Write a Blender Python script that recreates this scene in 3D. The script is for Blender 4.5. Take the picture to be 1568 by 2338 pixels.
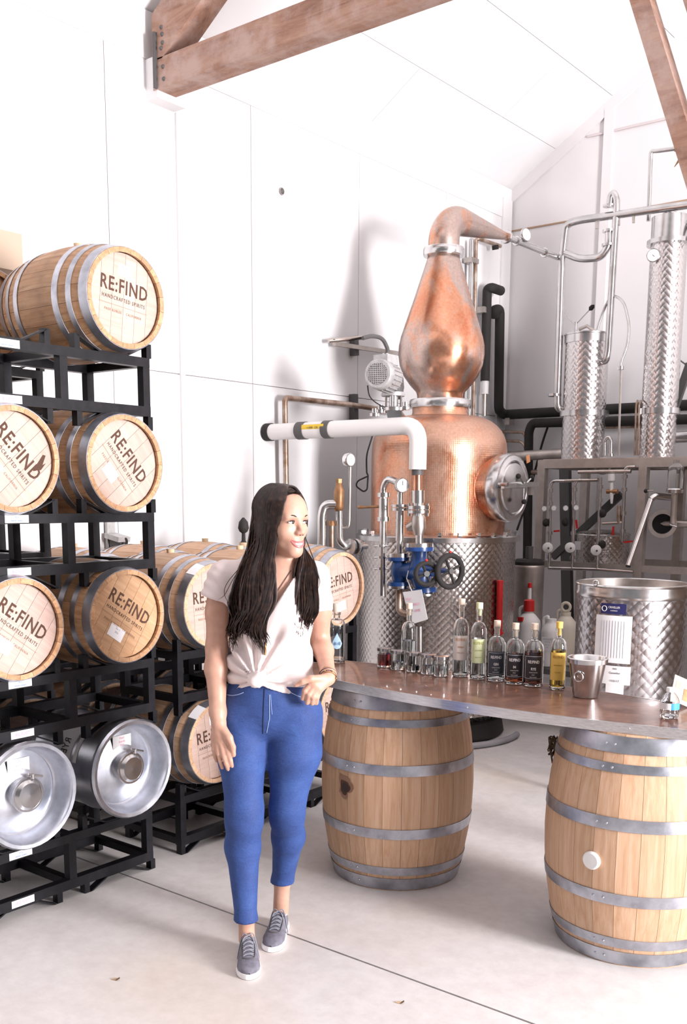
import bpy, math, random
import numpy as np
from mathutils import Vector, Matrix
from mathutils.bvhtree import BVHTree

random.seed(7)
rng = np.random.default_rng(7)
SC = bpy.context.scene
COL = SC.collection
for o in list(bpy.data.objects):
    bpy.data.objects.remove(o)

# ------------------------------------------------------------------ camera
F_PX, YAW, PITCH, ROLL, PY, PX = 2278.33, -0.66888, -0.16888, 0.00719, 1522.36, 784.0
EYE = Vector((0, 0, 1.70))
_cy, _sy, _cp, _sp = math.cos(YAW), math.sin(YAW), math.cos(PITCH), math.sin(PITCH)
FWD = Vector((_sy * _cp, _cy * _cp, _sp))
_r0 = Vector((_cy, -_sy, 0)); _u0 = _r0.cross(FWD)
_c, _s = math.cos(ROLL), math.sin(ROLL)
RGT = _c * _r0 + _s * _u0
UPV = -_s * _r0 + _c * _u0
HEAD = Vector((_sy, _cy, 0))
cam_data = bpy.data.cameras.new('camera')
cam = bpy.data.objects.new('camera', cam_data); COL.objects.link(cam)
cam.matrix_world = Matrix.Translation(EYE) @ Matrix((RGT, UPV, -FWD)).transposed().to_4x4()
cam_data.sensor_fit = 'AUTO'; cam_data.sensor_width = 36.0
cam_data.lens = F_PX / 2338.0 * 36.0
cam_data.shift_y = (PY - 1169.0) / 2338.0
cam_data.clip_end = 200
SC.camera = cam

# ------------------------------------------------------------------ world, daylight, exposure
world = bpy.data.worlds.new('world'); SC.world = world
world.use_nodes = True
bg = world.node_tree.nodes['Background']
bg.inputs[0].default_value = (0.98, 0.96, 1.0, 1)
bg.inputs[1].default_value = 0.21

def area_light(name, loc, target, sx, sy_, power, color=(1, 1, 1)):
    l = bpy.data.lights.new(name, 'AREA'); l.shape = 'RECTANGLE'; l.size = sx; l.size_y = sy_
    l.energy = power; l.color = color
    ob = bpy.data.objects.new(name, l); COL.objects.link(ob)
    ob.location = loc
    ob.rotation_euler = (Vector(target) - Vector(loc)).to_track_quat('-Z', 'Y').to_euler()
    return ob
# daylight through the big door in the long wall opposite the barrels
area_light('door_daylight', (5.4, 3.5, 2.0), (-4.0, 3.9, 1.9), 1.7, 2.6, 1050, (1, 0.972, 0.99))
SC.view_settings.view_transform = 'Standard'
SC.view_settings.look = 'None'
SC.view_settings.gamma = 1.0
SC.view_settings.use_curve_mapping = False
SC.view_settings.exposure = 0.36
SC.cycles.max_bounces = 8; SC.cycles.diffuse_bounces = 3; SC.cycles.caustics_reflective = False
SC.cycles.use_adaptive_sampling = True; SC.cycles.adaptive_threshold = 0.03

# ------------------------------------------------------------------ pixel -> place
def ray(x, y):
    return FWD + (x - PX) / F_PX * RGT - (y - PY) / F_PX * UPV
def on_x(x, y, X):
    d = ray(x, y); return EYE + d * ((X - EYE.x) / d.x)
def on_y(x, y, Y):
    d = ray(x, y); return EYE + d * ((Y - EYE.y) / d.y)
def on_z(x, y, Z):
    d = ray(x, y); return EYE + d * ((Z - EYE.z) / d.z)
def at(x, y, D):
    d = ray(x, y); return EYE + d * (D / d.dot(HEAD))

# ------------------------------------------------------------------ materials
MATS = {}
def new_mat(name):
    m = bpy.data.materials.new(name); m.use_nodes = True
    nt = m.node_tree; b = nt.nodes['Principled BSDF']
    MATS[name] = m
    return m, nt, b
def setp(b, **k):
    names = {'rough': 'Roughness', 'metal': 'Metallic', 'spec': 'Specular IOR Level', 'trans': 'Transmission Weight', 'ior': 'IOR',
             'coat': 'Coat Weight', 'coatr': 'Coat Roughness', 'sss': 'Subsurface Weight', 'aniso': 'Anisotropic', 'sheen': 'Sheen Weight', 'alpha': 'Alpha'}
    for a, v in k.items():
        b.inputs[names[a]].default_value = v
def plain(name, col, **k):
    m, nt, b = new_mat(name)
    b.inputs['Base Color'].default_value = (*col, 1)
    setp(b, **k)
    return m
def nd(nt, typ, **k):
    n = nt.nodes.new(typ)
    for a, v in k.items():
        if hasattr(n, a): setattr(n, a, v)
    return n
def ramp(nt, fac, stops, interp='LINEAR'):
    r = nt.nodes.new('ShaderNodeValToRGB'); r.color_ramp.interpolation = interp
    e = r.color_ramp.elements
    while len(e) < len(stops): e.new(0.5)
    for i, (p, c) in enumerate(stops):
        e[i].position = p; e[i].color = (*c, 1) if len(c) == 3 else c
    nt.links.new(fac, r.inputs[0]); return r.outputs[0]
def noise(nt, vec, scale, detail=3, rough=0.5, dist=0.0):
    n = nt.nodes.new('ShaderNodeTexNoise'); n.inputs['Scale'].default_value = scale; n.inputs['Detail'].default_value = detail
    n.inputs['Roughness'].default_value = rough; n.inputs['Distortion'].default_value = dist
    if vec is not None: nt.links.new(vec, n.inputs['Vector'])
    return n.outputs[0]
def mapping(nt, out, scale=(1, 1, 1), loc=(0, 0, 0), rot=(0, 0, 0)):
    m = nt.nodes.new('ShaderNodeMapping'); m.inputs['Scale'].default_value = scale; m.inputs['Location'].default_value = loc
    m.inputs['Rotation'].default_value = rot
    nt.links.new(out, m.inputs['Vector']); return m.outputs[0]
def coord(nt, which='Object'):
    return nt.nodes.new('ShaderNodeTexCoord').outputs[which]
def mixc(nt, fac, a, b, mode='MIX'):
    m = nt.nodes.new('ShaderNodeMix'); m.data_type = 'RGBA'; m.blend_type = mode
    for s, v in (('Factor', fac), ('A', a), ('B', b)):
        sock = [i for i in m.inputs if i.name == s and (i.type == 'RGBA' if s != 'Factor' else i.type == 'VALUE')][0]
        if isinstance(v, (int, float)): sock.default_value = v
        elif isinstance(v, tuple): sock.default_value = (*v, 1)
        else: nt.links.new(v, sock)
    return [o for o in m.outputs if o.type == 'RGBA'][0]
def mth(nt, op, a, b=None, c=None):
    m = nt.nodes.new('ShaderNodeMath'); m.operation = op
    for i, v in enumerate((a, b, c)):
        if v is None: continue
        if isinstance(v, (int, float)): m.inputs[i].default_value = v
        else: nt.links.new(v, m.inputs[i])
    return m.outputs[0]
def bump(nt, b, h, strength=0.3, dist=0.01):
    n = nt.nodes.new('ShaderNodeBump'); n.inputs['Strength'].default_value = strength; n.inputs['Distance'].default_value = dist
    nt.links.new(h, n.inputs['Height']); nt.links.new(n.outputs[0], b.inputs['Normal'])

def wood(name, c1, c2, c3, grain=(60, 60, 3), var=0.35, rough=0.6, stain=0.0):
    m, nt, b = new_mat(name)
    oi = nt.nodes.new('ShaderNodeObjectInfo')
    co = coord(nt, 'Object')
    g = mapping(nt, co, grain)
    addv = nt.nodes.new('ShaderNodeVectorMath'); addv.operation = 'ADD'
    rv = mth(nt, 'MULTIPLY', oi.outputs['Random'], 37.0)
    nt.links.new(g, addv.inputs[0]); nt.links.new(rv, addv.inputs[1])
    n = noise(nt, addv.outputs[0], 1.0, 4, 0.6, 0.4)
    col = ramp(nt, n, [(0.3, c1), (0.52, c2), (0.75, c3)])
    tone = ramp(nt, oi.outputs['Random'], [(0.0, (1 - var, 1 - var, 1 - var * 1.1)), (1.0, (1.0 + var * .25, 1 + var * .2, 1 + var * .15))])
    col = mixc(nt, 1.0, col, tone, 'MULTIPLY')
    if stain:
        s = noise(nt, co, 7.0, 4, 0.65)
        col = mixc(nt, ramp(nt, s, [(0.55, (0, 0, 0)), (0.78, (stain, stain, stain))]), col, (0.10, 0.06, 0.04))
    nt.links.new(col, b.inputs['Base Color'])
    setp(b, rough=rough)
    bump(nt, b, n, 0.25, 0.004)
    return m

def metal_noise(name, c1, c2, rough=0.35, scale=20.0, metal=1.0, stretch=(1, 1, 1), r2=None):
    m, nt, b = new_mat(name)
    co = mapping(nt, coord(nt, 'Object'), stretch)
    n = noise(nt, co, scale, 4, 0.6)
    nt.links.new(ramp(nt, n, [(0.35, c1), (0.65, c2)]), b.inputs['Base Color'])
    setp(b, metal=metal, rough=rough)
    if r2 is not None:
        rr = nt.nodes.new('ShaderNodeMapRange'); rr.inputs[3].default_value = rough; rr.inputs[4].default_value = r2
        nt.links.new(n, rr.inputs[0]); nt.links.new(rr.outputs[0], b.inputs['Roughness'])
    return m

def perlage(name, base, cell=0.03, rough=0.24, strength=0.55):
    """circular-polished stainless: rows of overlapping swirl marks in the sheet's own UV (metres)"""
    m, nt, b = new_mat(name)
    b.inputs['Base Color'].default_value = (*base, 1)
    setp(b, metal=1.0, rough=rough)
    uv = nt.nodes.new('ShaderNodeUVMap').outputs[0]
    sep = nt.nodes.new('ShaderNodeSeparateXYZ'); nt.links.new(uv, sep.inputs[0])
    a_ = mth(nt, 'DIVIDE', mth(nt, 'ADD', sep.outputs[0], sep.outputs[1]), cell)
    b_ = mth(nt, 'DIVIDE', mth(nt, 'SUBTRACT', sep.outputs[0], sep.outputs[1]), cell)
    fu = mth(nt, 'SUBTRACT', mth(nt, 'FRACT', a_), 0.5)
    fv = mth(nt, 'SUBTRACT', mth(nt, 'FRACT', b_), 0.5)
    d = mth(nt, 'SQRT', mth(nt, 'ADD', mth(nt, 'MULTIPLY', fu, fu), mth(nt, 'MULTIPLY', fv, fv)))
    h = mth(nt, 'SUBTRACT', 1.0, mth(nt, 'POWER', d, 1.4))
    bump(nt, b, h, strength, cell * 0.18)
    rr = nt.nodes.new('ShaderNodeMapRange'); rr.inputs[1].default_value = 0.0; rr.inputs[2].default_value = 0.7
    rr.inputs[3].default_value = rough * 1.25; rr.inputs[4].default_value = rough * 0.7
    nt.links.new(d, rr.inputs[0]); nt.links.new(rr.outputs[0], b.inputs['Roughness'])
    return m

# walls / ceiling / floor
def wall_mat(name, col, scale=1.2):
    m, nt, b = new_mat(name)
    n = noise(nt, coord(nt, 'Object'), scale, 5, 0.6)
    nt.links.new(ramp(nt, n, [(0.3, tuple(c * 0.965 for c in col)), (0.7, col)]), b.inputs['Base Color'])
    setp(b, rough=0.85)
    bump(nt, b, noise(nt, coord(nt, 'Object'), 90, 2), 0.08, 0.002)
    return m
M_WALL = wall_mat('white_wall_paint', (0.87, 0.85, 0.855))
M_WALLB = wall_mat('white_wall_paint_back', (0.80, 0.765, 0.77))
M_JOINT = plain('panel_joint_shade', (0.68, 0.60, 0.60), rough=0.9)
M_RUSTJ = plain('rusty_joint', (0.42, 0.28, 0.18), rough=0.9)
def floor_mat():
    m, nt, b = new_mat('stained_concrete')
    co = coord(nt, 'Object')
    n1 = noise(nt, co, 1.1, 6, 0.62)
    n2 = noise(nt, co, 14, 5, 0.7)
    n3 = noise(nt, mapping(nt, co, (1, 1, 1), (4.2, 1.7, 0)), 0.8, 3, 0.5)
    col = ramp(nt, n1, [(0.3, (0.58, 0.545, 0.53)), (0.5, (0.66, 0.625, 0.61)), (0.72, (0.72, 0.69, 0.68))])
    col = mixc(nt, 0.35, col, ramp(nt, n2, [(0.35, (0.55, 0.51, 0.5)), (0.65, (0.78, 0.75, 0.74))]))
    col = mixc(nt, ramp(nt, n3, [(0.52, (0, 0, 0)), (0.72, (0.35, 0.35, 0.35))]), col, (0.60, 0.45, 0.31))
    nt.links.new(col, b.inputs['Base Color'])
    nt.links.new(ramp(nt, n1, [(0.3, (0.42, 0.42, 0.42)), (0.7, (0.6, 0.6, 0.6))]), b.inputs['Roughness'])
    bump(nt, b, n2, 0.12, 0.004)
    return m
M_FLOOR = floor_mat()
M_GAP = plain('dark_gap', (0.05, 0.035, 0.03), rough=0.95)
# timber
M_OAK = wood('barrel_oak', (0.42, 0.215, 0.105), (0.55, 0.31, 0.165), (0.65, 0.41, 0.25), var=0.26, stain=0.35)
M_OAKP = wood('barrel_oak_pale', (0.54, 0.315, 0.185), (0.63, 0.40, 0.255), (0.70, 0.48, 0.335), var=0.2, stain=0.15)
M_HEAD = wood('barrel_head_oak', (0.51, 0.355, 0.295), (0.575, 0.415, 0.355), (0.63, 0.475, 0.41), grain=(3, 60, 60), var=0.12)
M_HEADO = wood('barrel_head_oak_orange', (0.46, 0.255, 0.13), (0.55, 0.325, 0.18), (0.62, 0.39, 0.235), grain=(3, 60, 60), var=0.14)
M_BUNG = wood('bung_wood', (0.6, 0.42, 0.26), (0.7, 0.52, 0.34), (0.8, 0.62, 0.45))
def beam_mat():
    m, nt, b = new_mat('weathered_beam')
    co = coord(nt, 'Object')
    n = noise(nt, mapping(nt, co, (2, 14, 14)), 1.0, 6, 0.7, 0.6)
    p = noise(nt, co, 4.5, 5, 0.7)
    col = ramp(nt, n, [(0.3, (0.20, 0.10, 0.07)), (0.5, (0.36, 0.20, 0.14)), (0.7, (0.47, 0.30, 0.22))])
    col = mixc(nt, ramp(nt, p, [(0.42, (0, 0, 0)), (0.62, (0.75, 0.75, 0.75))]), col, (0.50, 0.37, 0.33))
    nt.links.new(col, b.inputs['Base Color']); setp(b, rough=0.8)
    bump(nt, b, n, 0.5, 0.01)
    return m
M_BEAM = beam_mat()
# metals
M_HOOP = metal_noise('galvanised_hoop', (0.30, 0.31, 0.35), (0.54, 0.555, 0.61), 0.30, 9, 0.95, r2=0.46)
M_STEEL = metal_noise('stainless_steel', (0.49, 0.485, 0.485), (0.66, 0.65, 0.65), 0.16, 6, r2=0.28)
M_STEELD = metal_noise('dull_stainless', (0.42, 0.38, 0.35), (0.58, 0.53, 0.50), 0.34, 8, r2=0.48)
M_BRUSH = metal_noise('brushed_steel_edge', (0.60, 0.58, 0.58), (0.76, 0.74, 0.74), 0.28, 40, stretch=(0.3, 6, 6))
M_KEG = metal_noise('keg_steel', (0.52, 0.54, 0.60), (0.72, 0.74, 0.80), 0.27, 10, r2=0.42)
M_PERL = perlage('circular_polished_steel', (0.50, 0.465, 0.445), 0.05, 0.26, 0.5)
M_PERLC = perlage('circular_polished_steel_fine', (0.62, 0.59, 0.585), 0.052, 0.24, 0.4)
M_PERLB = perlage('circular_polished_steel_coarse', (0.48, 0.46, 0.475), 0.062, 0.26, 0.34)
M_FRAME = metal_noise('grey_square_tube', (0.40, 0.36, 0.33), (0.50, 0.455, 0.42), 0.45, 12, 0.6)
M_BLACK = metal_noise('black_powder_coat', (0.004, 0.004, 0.006), (0.010, 0.009, 0.012), 0.42, 30, 0.0)
setp(M_BLACK.node_tree.nodes['Principled BSDF'], spec=0.3)
M_RUBBER = plain('black_foam_rubber', (0.02, 0.017, 0.016), rough=0.8)
M_GREY = metal_noise('grey_motor_casting', (0.40, 0.39, 0.39), (0.52, 0.51, 0.51), 0.5, 25, 0.3)
M_DGREY = plain('dark_grey_casting', (0.09, 0.085, 0.085), rough=0.55)
M_BLUE = metal_noise('blue_enamel', (0.012, 0.045, 0.17), (0.02, 0.075, 0.26), 0.3, 15, 0.0)
M_BRASS = metal_noise('brass', (0.26, 0.13, 0.06), (0.40, 0.22, 0.11), 0.45, 20, 0.6)
M_RUSTP = metal_noise('rusty_copper_pipe', (0.24, 0.15, 0.10), (0.50, 0.40, 0.34), 0.45, 11, 0.7)
M_RED = plain('red_plastic', (0.55, 0.015, 0.015), rough=0.4)
M_WPLAS = plain('white_plastic', (0.80, 0.78, 0.77), rough=0.45)
M_PVC = plain('white_pipe_jacket', (0.86, 0.84, 0.83), rough=0.45)
M_CREAM = plain('translucent_poly', (0.62, 0.57, 0.48), rough=0.5, sss=0.2)
M_PAPER = plain('white_paper', (0.84, 0.82, 0.83), rough=0.8)
M_INK = plain('ink', (0.05, 0.045, 0.05), rough=0.7)
M_INKG = plain('grey_print', (0.42, 0.42, 0.48), rough=0.8)
M_BRAND = plain('burnt_brand', (0.085, 0.04, 0.025), rough=0.85)
M_BRANDL = plain('faded_brand', (0.30, 0.17, 0.11), rough=0.85)
M_PINK = plain('pink_print', (0.75, 0.25, 0.38), rough=0.6)
M_BLUEP = plain('blue_print', (0.18, 0.25, 0.55), rough=0.6)
M_NAVY = plain('navy_plate', (0.02, 0.02, 0.10), rough=0.4)
M_YEL = plain('yellow_tape', (0.85, 0.58, 0.05), rough=0.5)
M_CARD = wall_mat('cardboard', (0.56, 0.43, 0.33), 5)
def copper_mat(name, patina, rough, perl=False):
    m, nt, b = new_mat(name)
    co = coord(nt, 'Object')
    n = noise(nt, mapping(nt, co, (1, 1, 0.8)), 3.2, 6, 0.62, 0.5)
    n2 = noise(nt, co, 60, 3, 0.6)
    col = ramp(nt, n, [(0.36, (0.60, 0.19, 0.085)), (0.46, (0.64, 0.30, 0.175)), (0.55, patina), (0.8, tuple(c * 1.05 for c in patina))])
    col = mixc(nt, 0.22, col, ramp(nt, n2, [(0.3, (0.33, 0.19, 0.13)), (0.7, (0.80, 0.55, 0.44))]))
    nt.links.new(col, b.inputs['Base Color']); setp(b, metal=0.88, rough=rough)
    nt.links.new(ramp(nt, n, [(0.4, (rough * .8,) * 3), (0.65, (rough * 1.5,) * 3)]), b.inputs['Roughness'])
    if perl:
        uv = nt.nodes.new('ShaderNodeUVMap').outputs[0]
        ck = nt.nodes.new('ShaderNodeTexVoronoi'); ck.inputs['Scale'].default_value = 70; ck.inputs['Randomness'].default_value = 0.1
        nt.links.new(uv, ck.inputs['Vector'])
        bump(nt, b, ck.outputs[0], 0.18, 0.004)
    return m
M_COPPER = copper_mat('patinated_copper', (0.46, 0.375, 0.345), 0.24)
M_COPPERD = copper_mat('hammered_copper_dome', (0.60, 0.36, 0.26), 0.30, True)
M_COPPERP = metal_noise('clean_copper', (0.56, 0.26, 0.16), (0.68, 0.36, 0.25), 0.28, 14)
def table_mat():
    m, nt, b = new_mat('lacquered_copper_top')
    co = coord(nt, 'Object')
    n = noise(nt, co, 5.5, 8, 0.72, 1.2)
    n2 = noise(nt, co, 30, 4, 0.6)
    col = ramp(nt, n, [(0.32, (0.055, 0.024, 0.018)), (0.48, (0.13, 0.058, 0.040)), (0.60, (0.23, 0.11, 0.07)), (0.78, (0.36, 0.20, 0.14))])
    col = mixc(nt, 0.2, col, ramp(nt, n2, [(0.3, (0.08, 0.04, 0.03)), (0.7, (0.42, 0.24, 0.18))]))
    nt.links.new(col, b.inputs['Base Color']); setp(b, metal=0.1, rough=0.32, spec=0.35, coat=0.28, coatr=0.04)
    return m
M_TABLE = table_mat()
def glass(name, col=(1, 1, 1), rough=0.0, ior=1.45):
    m, nt, b = new_mat(name)
    b.inputs['Base Color'].default_value = (*col, 1)
    setp(b, trans=1.0, rough=rough, ior=ior)
    return m
M_GLASS = glass('clear_glass', (0.95, 0.965, 0.96))
M_SPIRIT = glass('clear_spirit', (0.97, 0.98, 0.98), ior=1.33)
M_RUM = glass('brown_spirit', (0.42, 0.09, 0.025), ior=1.33)
M_RYE = glass('dark_rye', (0.14, 0.03, 0.02), ior=1.33)
M_LEMON = glass('yellow_liqueur', (0.85, 0.52, 0.06), ior=1.33)
M_REDL = glass('red_infusion', (0.32, 0.015, 0.02), ior=1.33)
M_CORK = plain('pale_stopper', (0.74, 0.60, 0.48), rough=0.7)

# ------------------------------------------------------------------ mesh building
ROOT = {}
def link(o, parent=None):
    COL.objects.link(o)
    if parent is not None: o.parent = parent
    return o
def tag(o, label=None, cat=None, group=None, kind=None):
    if label: o['label'] = label
    if cat: o['category'] = cat
    if group: o['group'] = group
    if kind: o['kind'] = kind
    return o
def thing(name, label, cat, loc, group=None):
    o = bpy.data.objects.new(name, None); o.empty_display_size = 0.1
    link(o); o.location = loc; ROOT[o] = Vector(loc)
    return tag(o, label, cat, group)

def frame_of(d):
    d = d.normalized()
    a = Vector((0, 0, 1)) if abs(d.z) < 0.9 else Vector((1, 0, 0))
    x = a.cross(d).normalized(); y = d.cross(x)
    return x, y, d
def fillet(pts, rad, n=6):
    pts = [Vector(p) for p in pts]; out = [pts[0]]
    for i in range(1, len(pts) - 1):
        p, a, b = pts[i], pts[i - 1], pts[i + 1]
        da, db = (a - p), (b - p)
        la, lb = da.length, db.length
        if la < 1e-6 or lb < 1e-6: continue
        da /= la; db /= lb
        t = min(rad, la * 0.49, lb * 0.49)
        s, e = p + da * t, p + db * t
        for k in range(n + 1):
            q = k / n
            out.append(s * (1 - q) ** 2 + p * 2 * q * (1 - q) + e * q * q)
    out.append(pts[-1])
    return out

class MB:
    def __init__(s): s.v = []; s.f = []; s.uv = {}
    def quadify(s, base, rows, seg, closed=True, uvs=None):
        for i in range(rows - 1):
            for j in range(seg if closed else seg - 1):
                j2 = (j + 1) % seg
                f = (base + i * seg + j, base + i * seg + j2, base + (i + 1) * seg + j2, base + (i + 1) * seg + j)
                if uvs:
                    s.uv[len(s.f)] = (uvs(i, j), uvs(i, j + 1), uvs(i + 1, j + 1), uvs(i + 1, j))
                s.f.append(f)
    def box(s, c, size, R=None):
        c = Vector(c); hx, hy, hz = [k / 2 for k in size]; b = len(s.v)
        for x, y, z in ((-1, -1, -1), (1, -1, -1), (1, 1, -1), (-1, 1, -1), (-1, -1, 1), (1, -1, 1), (1, 1, 1), (-1, 1, 1)):
            p = Vector((x * hx, y * hy, z * hz))
            if R is not None: p = R @ p
            s.v.append(c + p)
        s.f += [tuple(b + k for k in q) for q in ((0, 3, 2, 1), (4, 5, 6, 7), (0, 1, 5, 4), (1, 2, 6, 5), (2, 3, 7, 6), (3, 0, 4, 7))]
        return s
    def bar(s, a, b_, w, h, up=(0, 0, 1)):
        a, b_ = Vector(a), Vector(b_); d = b_ - a; L = d.length; d.normalize()
        x = d; y = Vector(up).cross(x)
        if y.length < 1e-5: y = Vector((0, 1, 0)).cross(x)
        y.normalize(); z = x.cross(y)
        return s.box((a + b_) / 2, (L, w, h), Matrix((x, y, z)).transposed())
    def tube(s, pts, r, seg=10, caps=True, flat=1.0):
        pts = [Vector(p) for p in pts]; n = len(pts)
        rs = r if isinstance(r, (list, tuple)) else [r] * n
        b = len(s.v)
        x = None
        for i, p in enumerate(pts):
            d = (pts[min(i + 1, n - 1)] - pts[max(i - 1, 0)])
            if d.length < 1e-9: d = Vector((0, 0, 1))
            d.normalize()
            if x is None: x, y, _ = frame_of(d)
            else:
                x = (x - d * x.dot(d))
                if x.length < 1e-6: x, y, _ = frame_of(d)
                x.normalize(); y = d.cross(x)
            for j in range(seg):
                a = 2 * math.pi * j / seg
                s.v.append(p + x * (math.cos(a) * rs[i]) + y * (math.sin(a) * rs[i] * flat))
        s.quadify(b, n, seg)
        if caps:
            s.f.append(tuple(b + j for j in reversed(range(seg))))
            s.f.append(tuple(b + (n - 1) * seg + j for j in range(seg)))
        return s
    def lathe(s, prof, o=(0, 0, 0), axis=(0, 0, 1), seg=32, uv=True):
        o = Vector(o); x, y, d = frame_of(Vector(axis))
        if Vector(axis).normalized().z > 0.9: x, y, d = Vector((1, 0, 0)), Vector((0, 1, 0)), Vector((0, 0, 1))
        b = len(s.v); n = len(prof)
        arc = [0]
        for i in range(1, n): arc.append(arc[-1] + math.hypot(prof[i][0] - prof[i - 1][0], prof[i][1] - prof[i - 1][1]))
        rm = max(p[0] for p in prof)
        for r, z in prof:
            for j in range(seg):
                a = 2 * math.pi * j / seg
                s.v.append(o + d * z + x * (math.cos(a) * r) + y * (math.sin(a) * r))
        s.quadify(b, n, seg, True, (lambda i, j: (2 * math.pi * rm * j / seg, arc[i])) if uv else None)
        return s
    def ring(s, c, axis, R, r, seg=28, seg2=8):
        c = Vector(c); x, y, d = frame_of(Vector(axis)); b = len(s.v)
        for i in range(seg):
            a = 2 * math.pi * i / seg; e = x * math.cos(a) + y * math.sin(a)
            for j in range(seg2):
                t = 2 * math.pi * j / seg2
                s.v.append(c + e * (R + r * math.cos(t)) + d * (r * math.sin(t)))
        for i in range(seg):
            for j in range(seg2):
                i2, j2 = (i + 1) % seg, (j + 1) % seg2
                s.f.append((b + i * seg2 + j, b + i2 * seg2 + j, b + i2 * seg2 + j2, b + i * seg2 + j2))
        return s
    def cyl(s, a, b_, r, seg=16, r2=None):
        a, b_ = Vector(a), Vector(b_); d = b_ - a
        return s.lathe([(0, 0), (r, 0), (r if r2 is None else r2, d.length), (0, d.length)], a, d, seg)
    def ball(s, c, r, seg=14, rows=8, scale=(1, 1, 1)):
        c = Vector(c); b = len(s.v)
        for i in range(rows + 1):
            t = math.pi * i / rows
            for j in range(seg):
                a = 2 * math.pi * j / seg
                s.v.append(c + Vector((r * scale[0] * math.sin(t) * math.cos(a), r * scale[1] * math.sin(t) * math.sin(a), -r * scale[2] * math.cos(t))))
        s.quadify(b, rows + 1, seg); return s
    def prism(s, poly, o, ex, ey, t):
        o, ex, ey = Vector(o), Vector(ex), Vector(ey); n = ex.cross(ey).normalized(); b = len(s.v); k = len(poly)
        for q in (0, t):
            for x, y in poly: s.v.append(o + ex * x + ey * y + n * q)
        s.f.append(tuple(b + i for i in reversed(range(k)))); s.f.append(tuple(b + k + i for i in range(k)))
        for i in range(k):
            j = (i + 1) % k; s.f.append((b + i, b + j, b + k + j, b + k + i))
        return s
    def mesh(s, name, off=Vector((0, 0, 0)), smooth=True, angle=38):
        me = bpy.data.meshes.new(name)
        me.from_pydata([tuple(Vector(p) - off) for p in s.v], [], s.f)
        if s.uv:
            ul = me.uv_layers.new(name='UVMap')
            for pi, quad in s.uv.items():
                p = me.polygons[pi]
                for k, li in enumerate(p.loop_indices): ul.data[li].uv = quad[k]
        me.validate(); me.update()
        if smooth:
            me.polygons.foreach_set('use_smooth', [True] * len(me.polygons))
            me.set_sharp_from_angle(angle=math.radians(angle))
        return me
    def build(s, name, mat, parent=None, loc=None, smooth=True, angle=38):
        """world-space geometry -> one object (under its parent, or top-level with origin loc)"""
        off = Vector((0, 0, 0))
        if parent is not None: off = ROOT[parent]
        elif loc is not None: off = Vector(loc)
        o = bpy.data.objects.new(name, s.mesh(name, off, smooth, angle))
        o.data.materials.append(mat)
        link(o, parent)
        if parent is None: o.location = off
        ROOT[o] = off
        return o

def put(name, me, mat, parent, M):
    """shared mesh placed under a thing by a local matrix"""
    if not me.materials: me.materials.append(mat)
    o = bpy.data.objects.new(name, me); link(o, parent); o.matrix_basis = M
    if me.materials[0] != mat:
        o.material_slots[0].link = 'OBJECT'; o.material_slots[0].material = mat
    return o

_txt = {}
def text_mesh(body, size, extrude=0.0006, sx=1.0, spacing=1.0, align='CENTER', bold=0.0):
    key = (body, size, extrude, sx, spacing, align, bold)
    if key in _txt: return _txt[key]
    cu = bpy.data.curves.new('lettering', 'FONT'); cu.body = body; cu.size = size; cu.extrude = extrude; cu.align_x = align; cu.align_y = 'CENTER'
    cu.resolution_u = 2; cu.space_character = spacing; cu.offset = bold
    ob = bpy.data.objects.new('lettering', cu); COL.objects.link(ob)
    dg = bpy.context.evaluated_depsgraph_get()
    me = bpy.data.meshes.new_from_object(ob.evaluated_get(dg))
    bpy.data.objects.remove(ob); bpy.data.curves.remove(cu)
    if sx != 1.0:
        for v in me.vertices: v.co.x *= sx
    me.name = 'lettering'; me.materials.clear()
    _txt[key] = me
    return me
def basis(o, ex, ey, off=Vector((0, 0, 0))):
    ex = Vector(ex).normalized(); ey = Vector(ey); ey = (ey - ex * ey.dot(ex)).normalized(); ez = ex.cross(ey)
    return Matrix.Translation(Vector(o) - off) @ Matrix((ex, ey, ez)).transposed().to_4x4()
def letter(body, size, o, ex, ey, mat, parent, **k):
    return put('lettering', text_mesh(body, size, **k), mat, parent, basis(o, ex, ey, ROOT[parent]))
def bent_letter(body, size, axis_c, R, ang, z, mat, parent, squeeze=1.0, **k):
    """flat lettering wrapped round an upright cylinder, centred on direction ang"""
    me = text_mesh(body, size, **k).copy()
    for v in me.vertices:
        a = ang + v.co.x * squeeze / R; rr = R + v.co.z + 0.0006
        v.co = Vector((axis_c[0] + rr * math.cos(a), axis_c[1] + rr * math.sin(a), z + v.co.y)) - ROOT[parent]
    me.materials.clear(); me.materials.append(mat)
    o = bpy.data.objects.new('lettering', me); link(o, parent); return o

# ------------------------------------------------------------------ the room
WX, BY = -4.9, 8.67
SLOPE = 0.625
def structure(name, loc=(0, 0, 0)):
    o = bpy.data.objects.new(name, None); link(o); o.location = loc; ROOT[o] = Vector(loc); o['kind'] = 'structure'
    return o
fl = structure('floor')
MB().box((0.3, 3, -0.09), (11, 13, 0.1)).build('slab_bed', M_GAP, fl, smooth=False)
JY = 2.768
MB().box((0.3, (-3.5 + JY - .005) / 2, -0.02), (11, JY - .005 + 3.5, 0.04)).build('concrete_slab', M_FLOOR, fl, smooth=False)
MB().box((0.3, (JY + .005 + 9) / 2, -0.02), (11, 9 - JY - .005, 0.04)).build('concrete_slab', M_FLOOR, fl, smooth=False)
wl = structure('wall_left', (WX, 3, 0))
MB().box((WX - 0.06, 2.85, 2.25), (0.08, 11.8, 4.5)).build('wall_backing', M_JOINT, wl, smooth=False)
ys = [-3.05, -2.08, -0.87, 0.34, 1.55, 2.76, 3.97, 5.17, 6.35, 7.55, 8.67]
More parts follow.
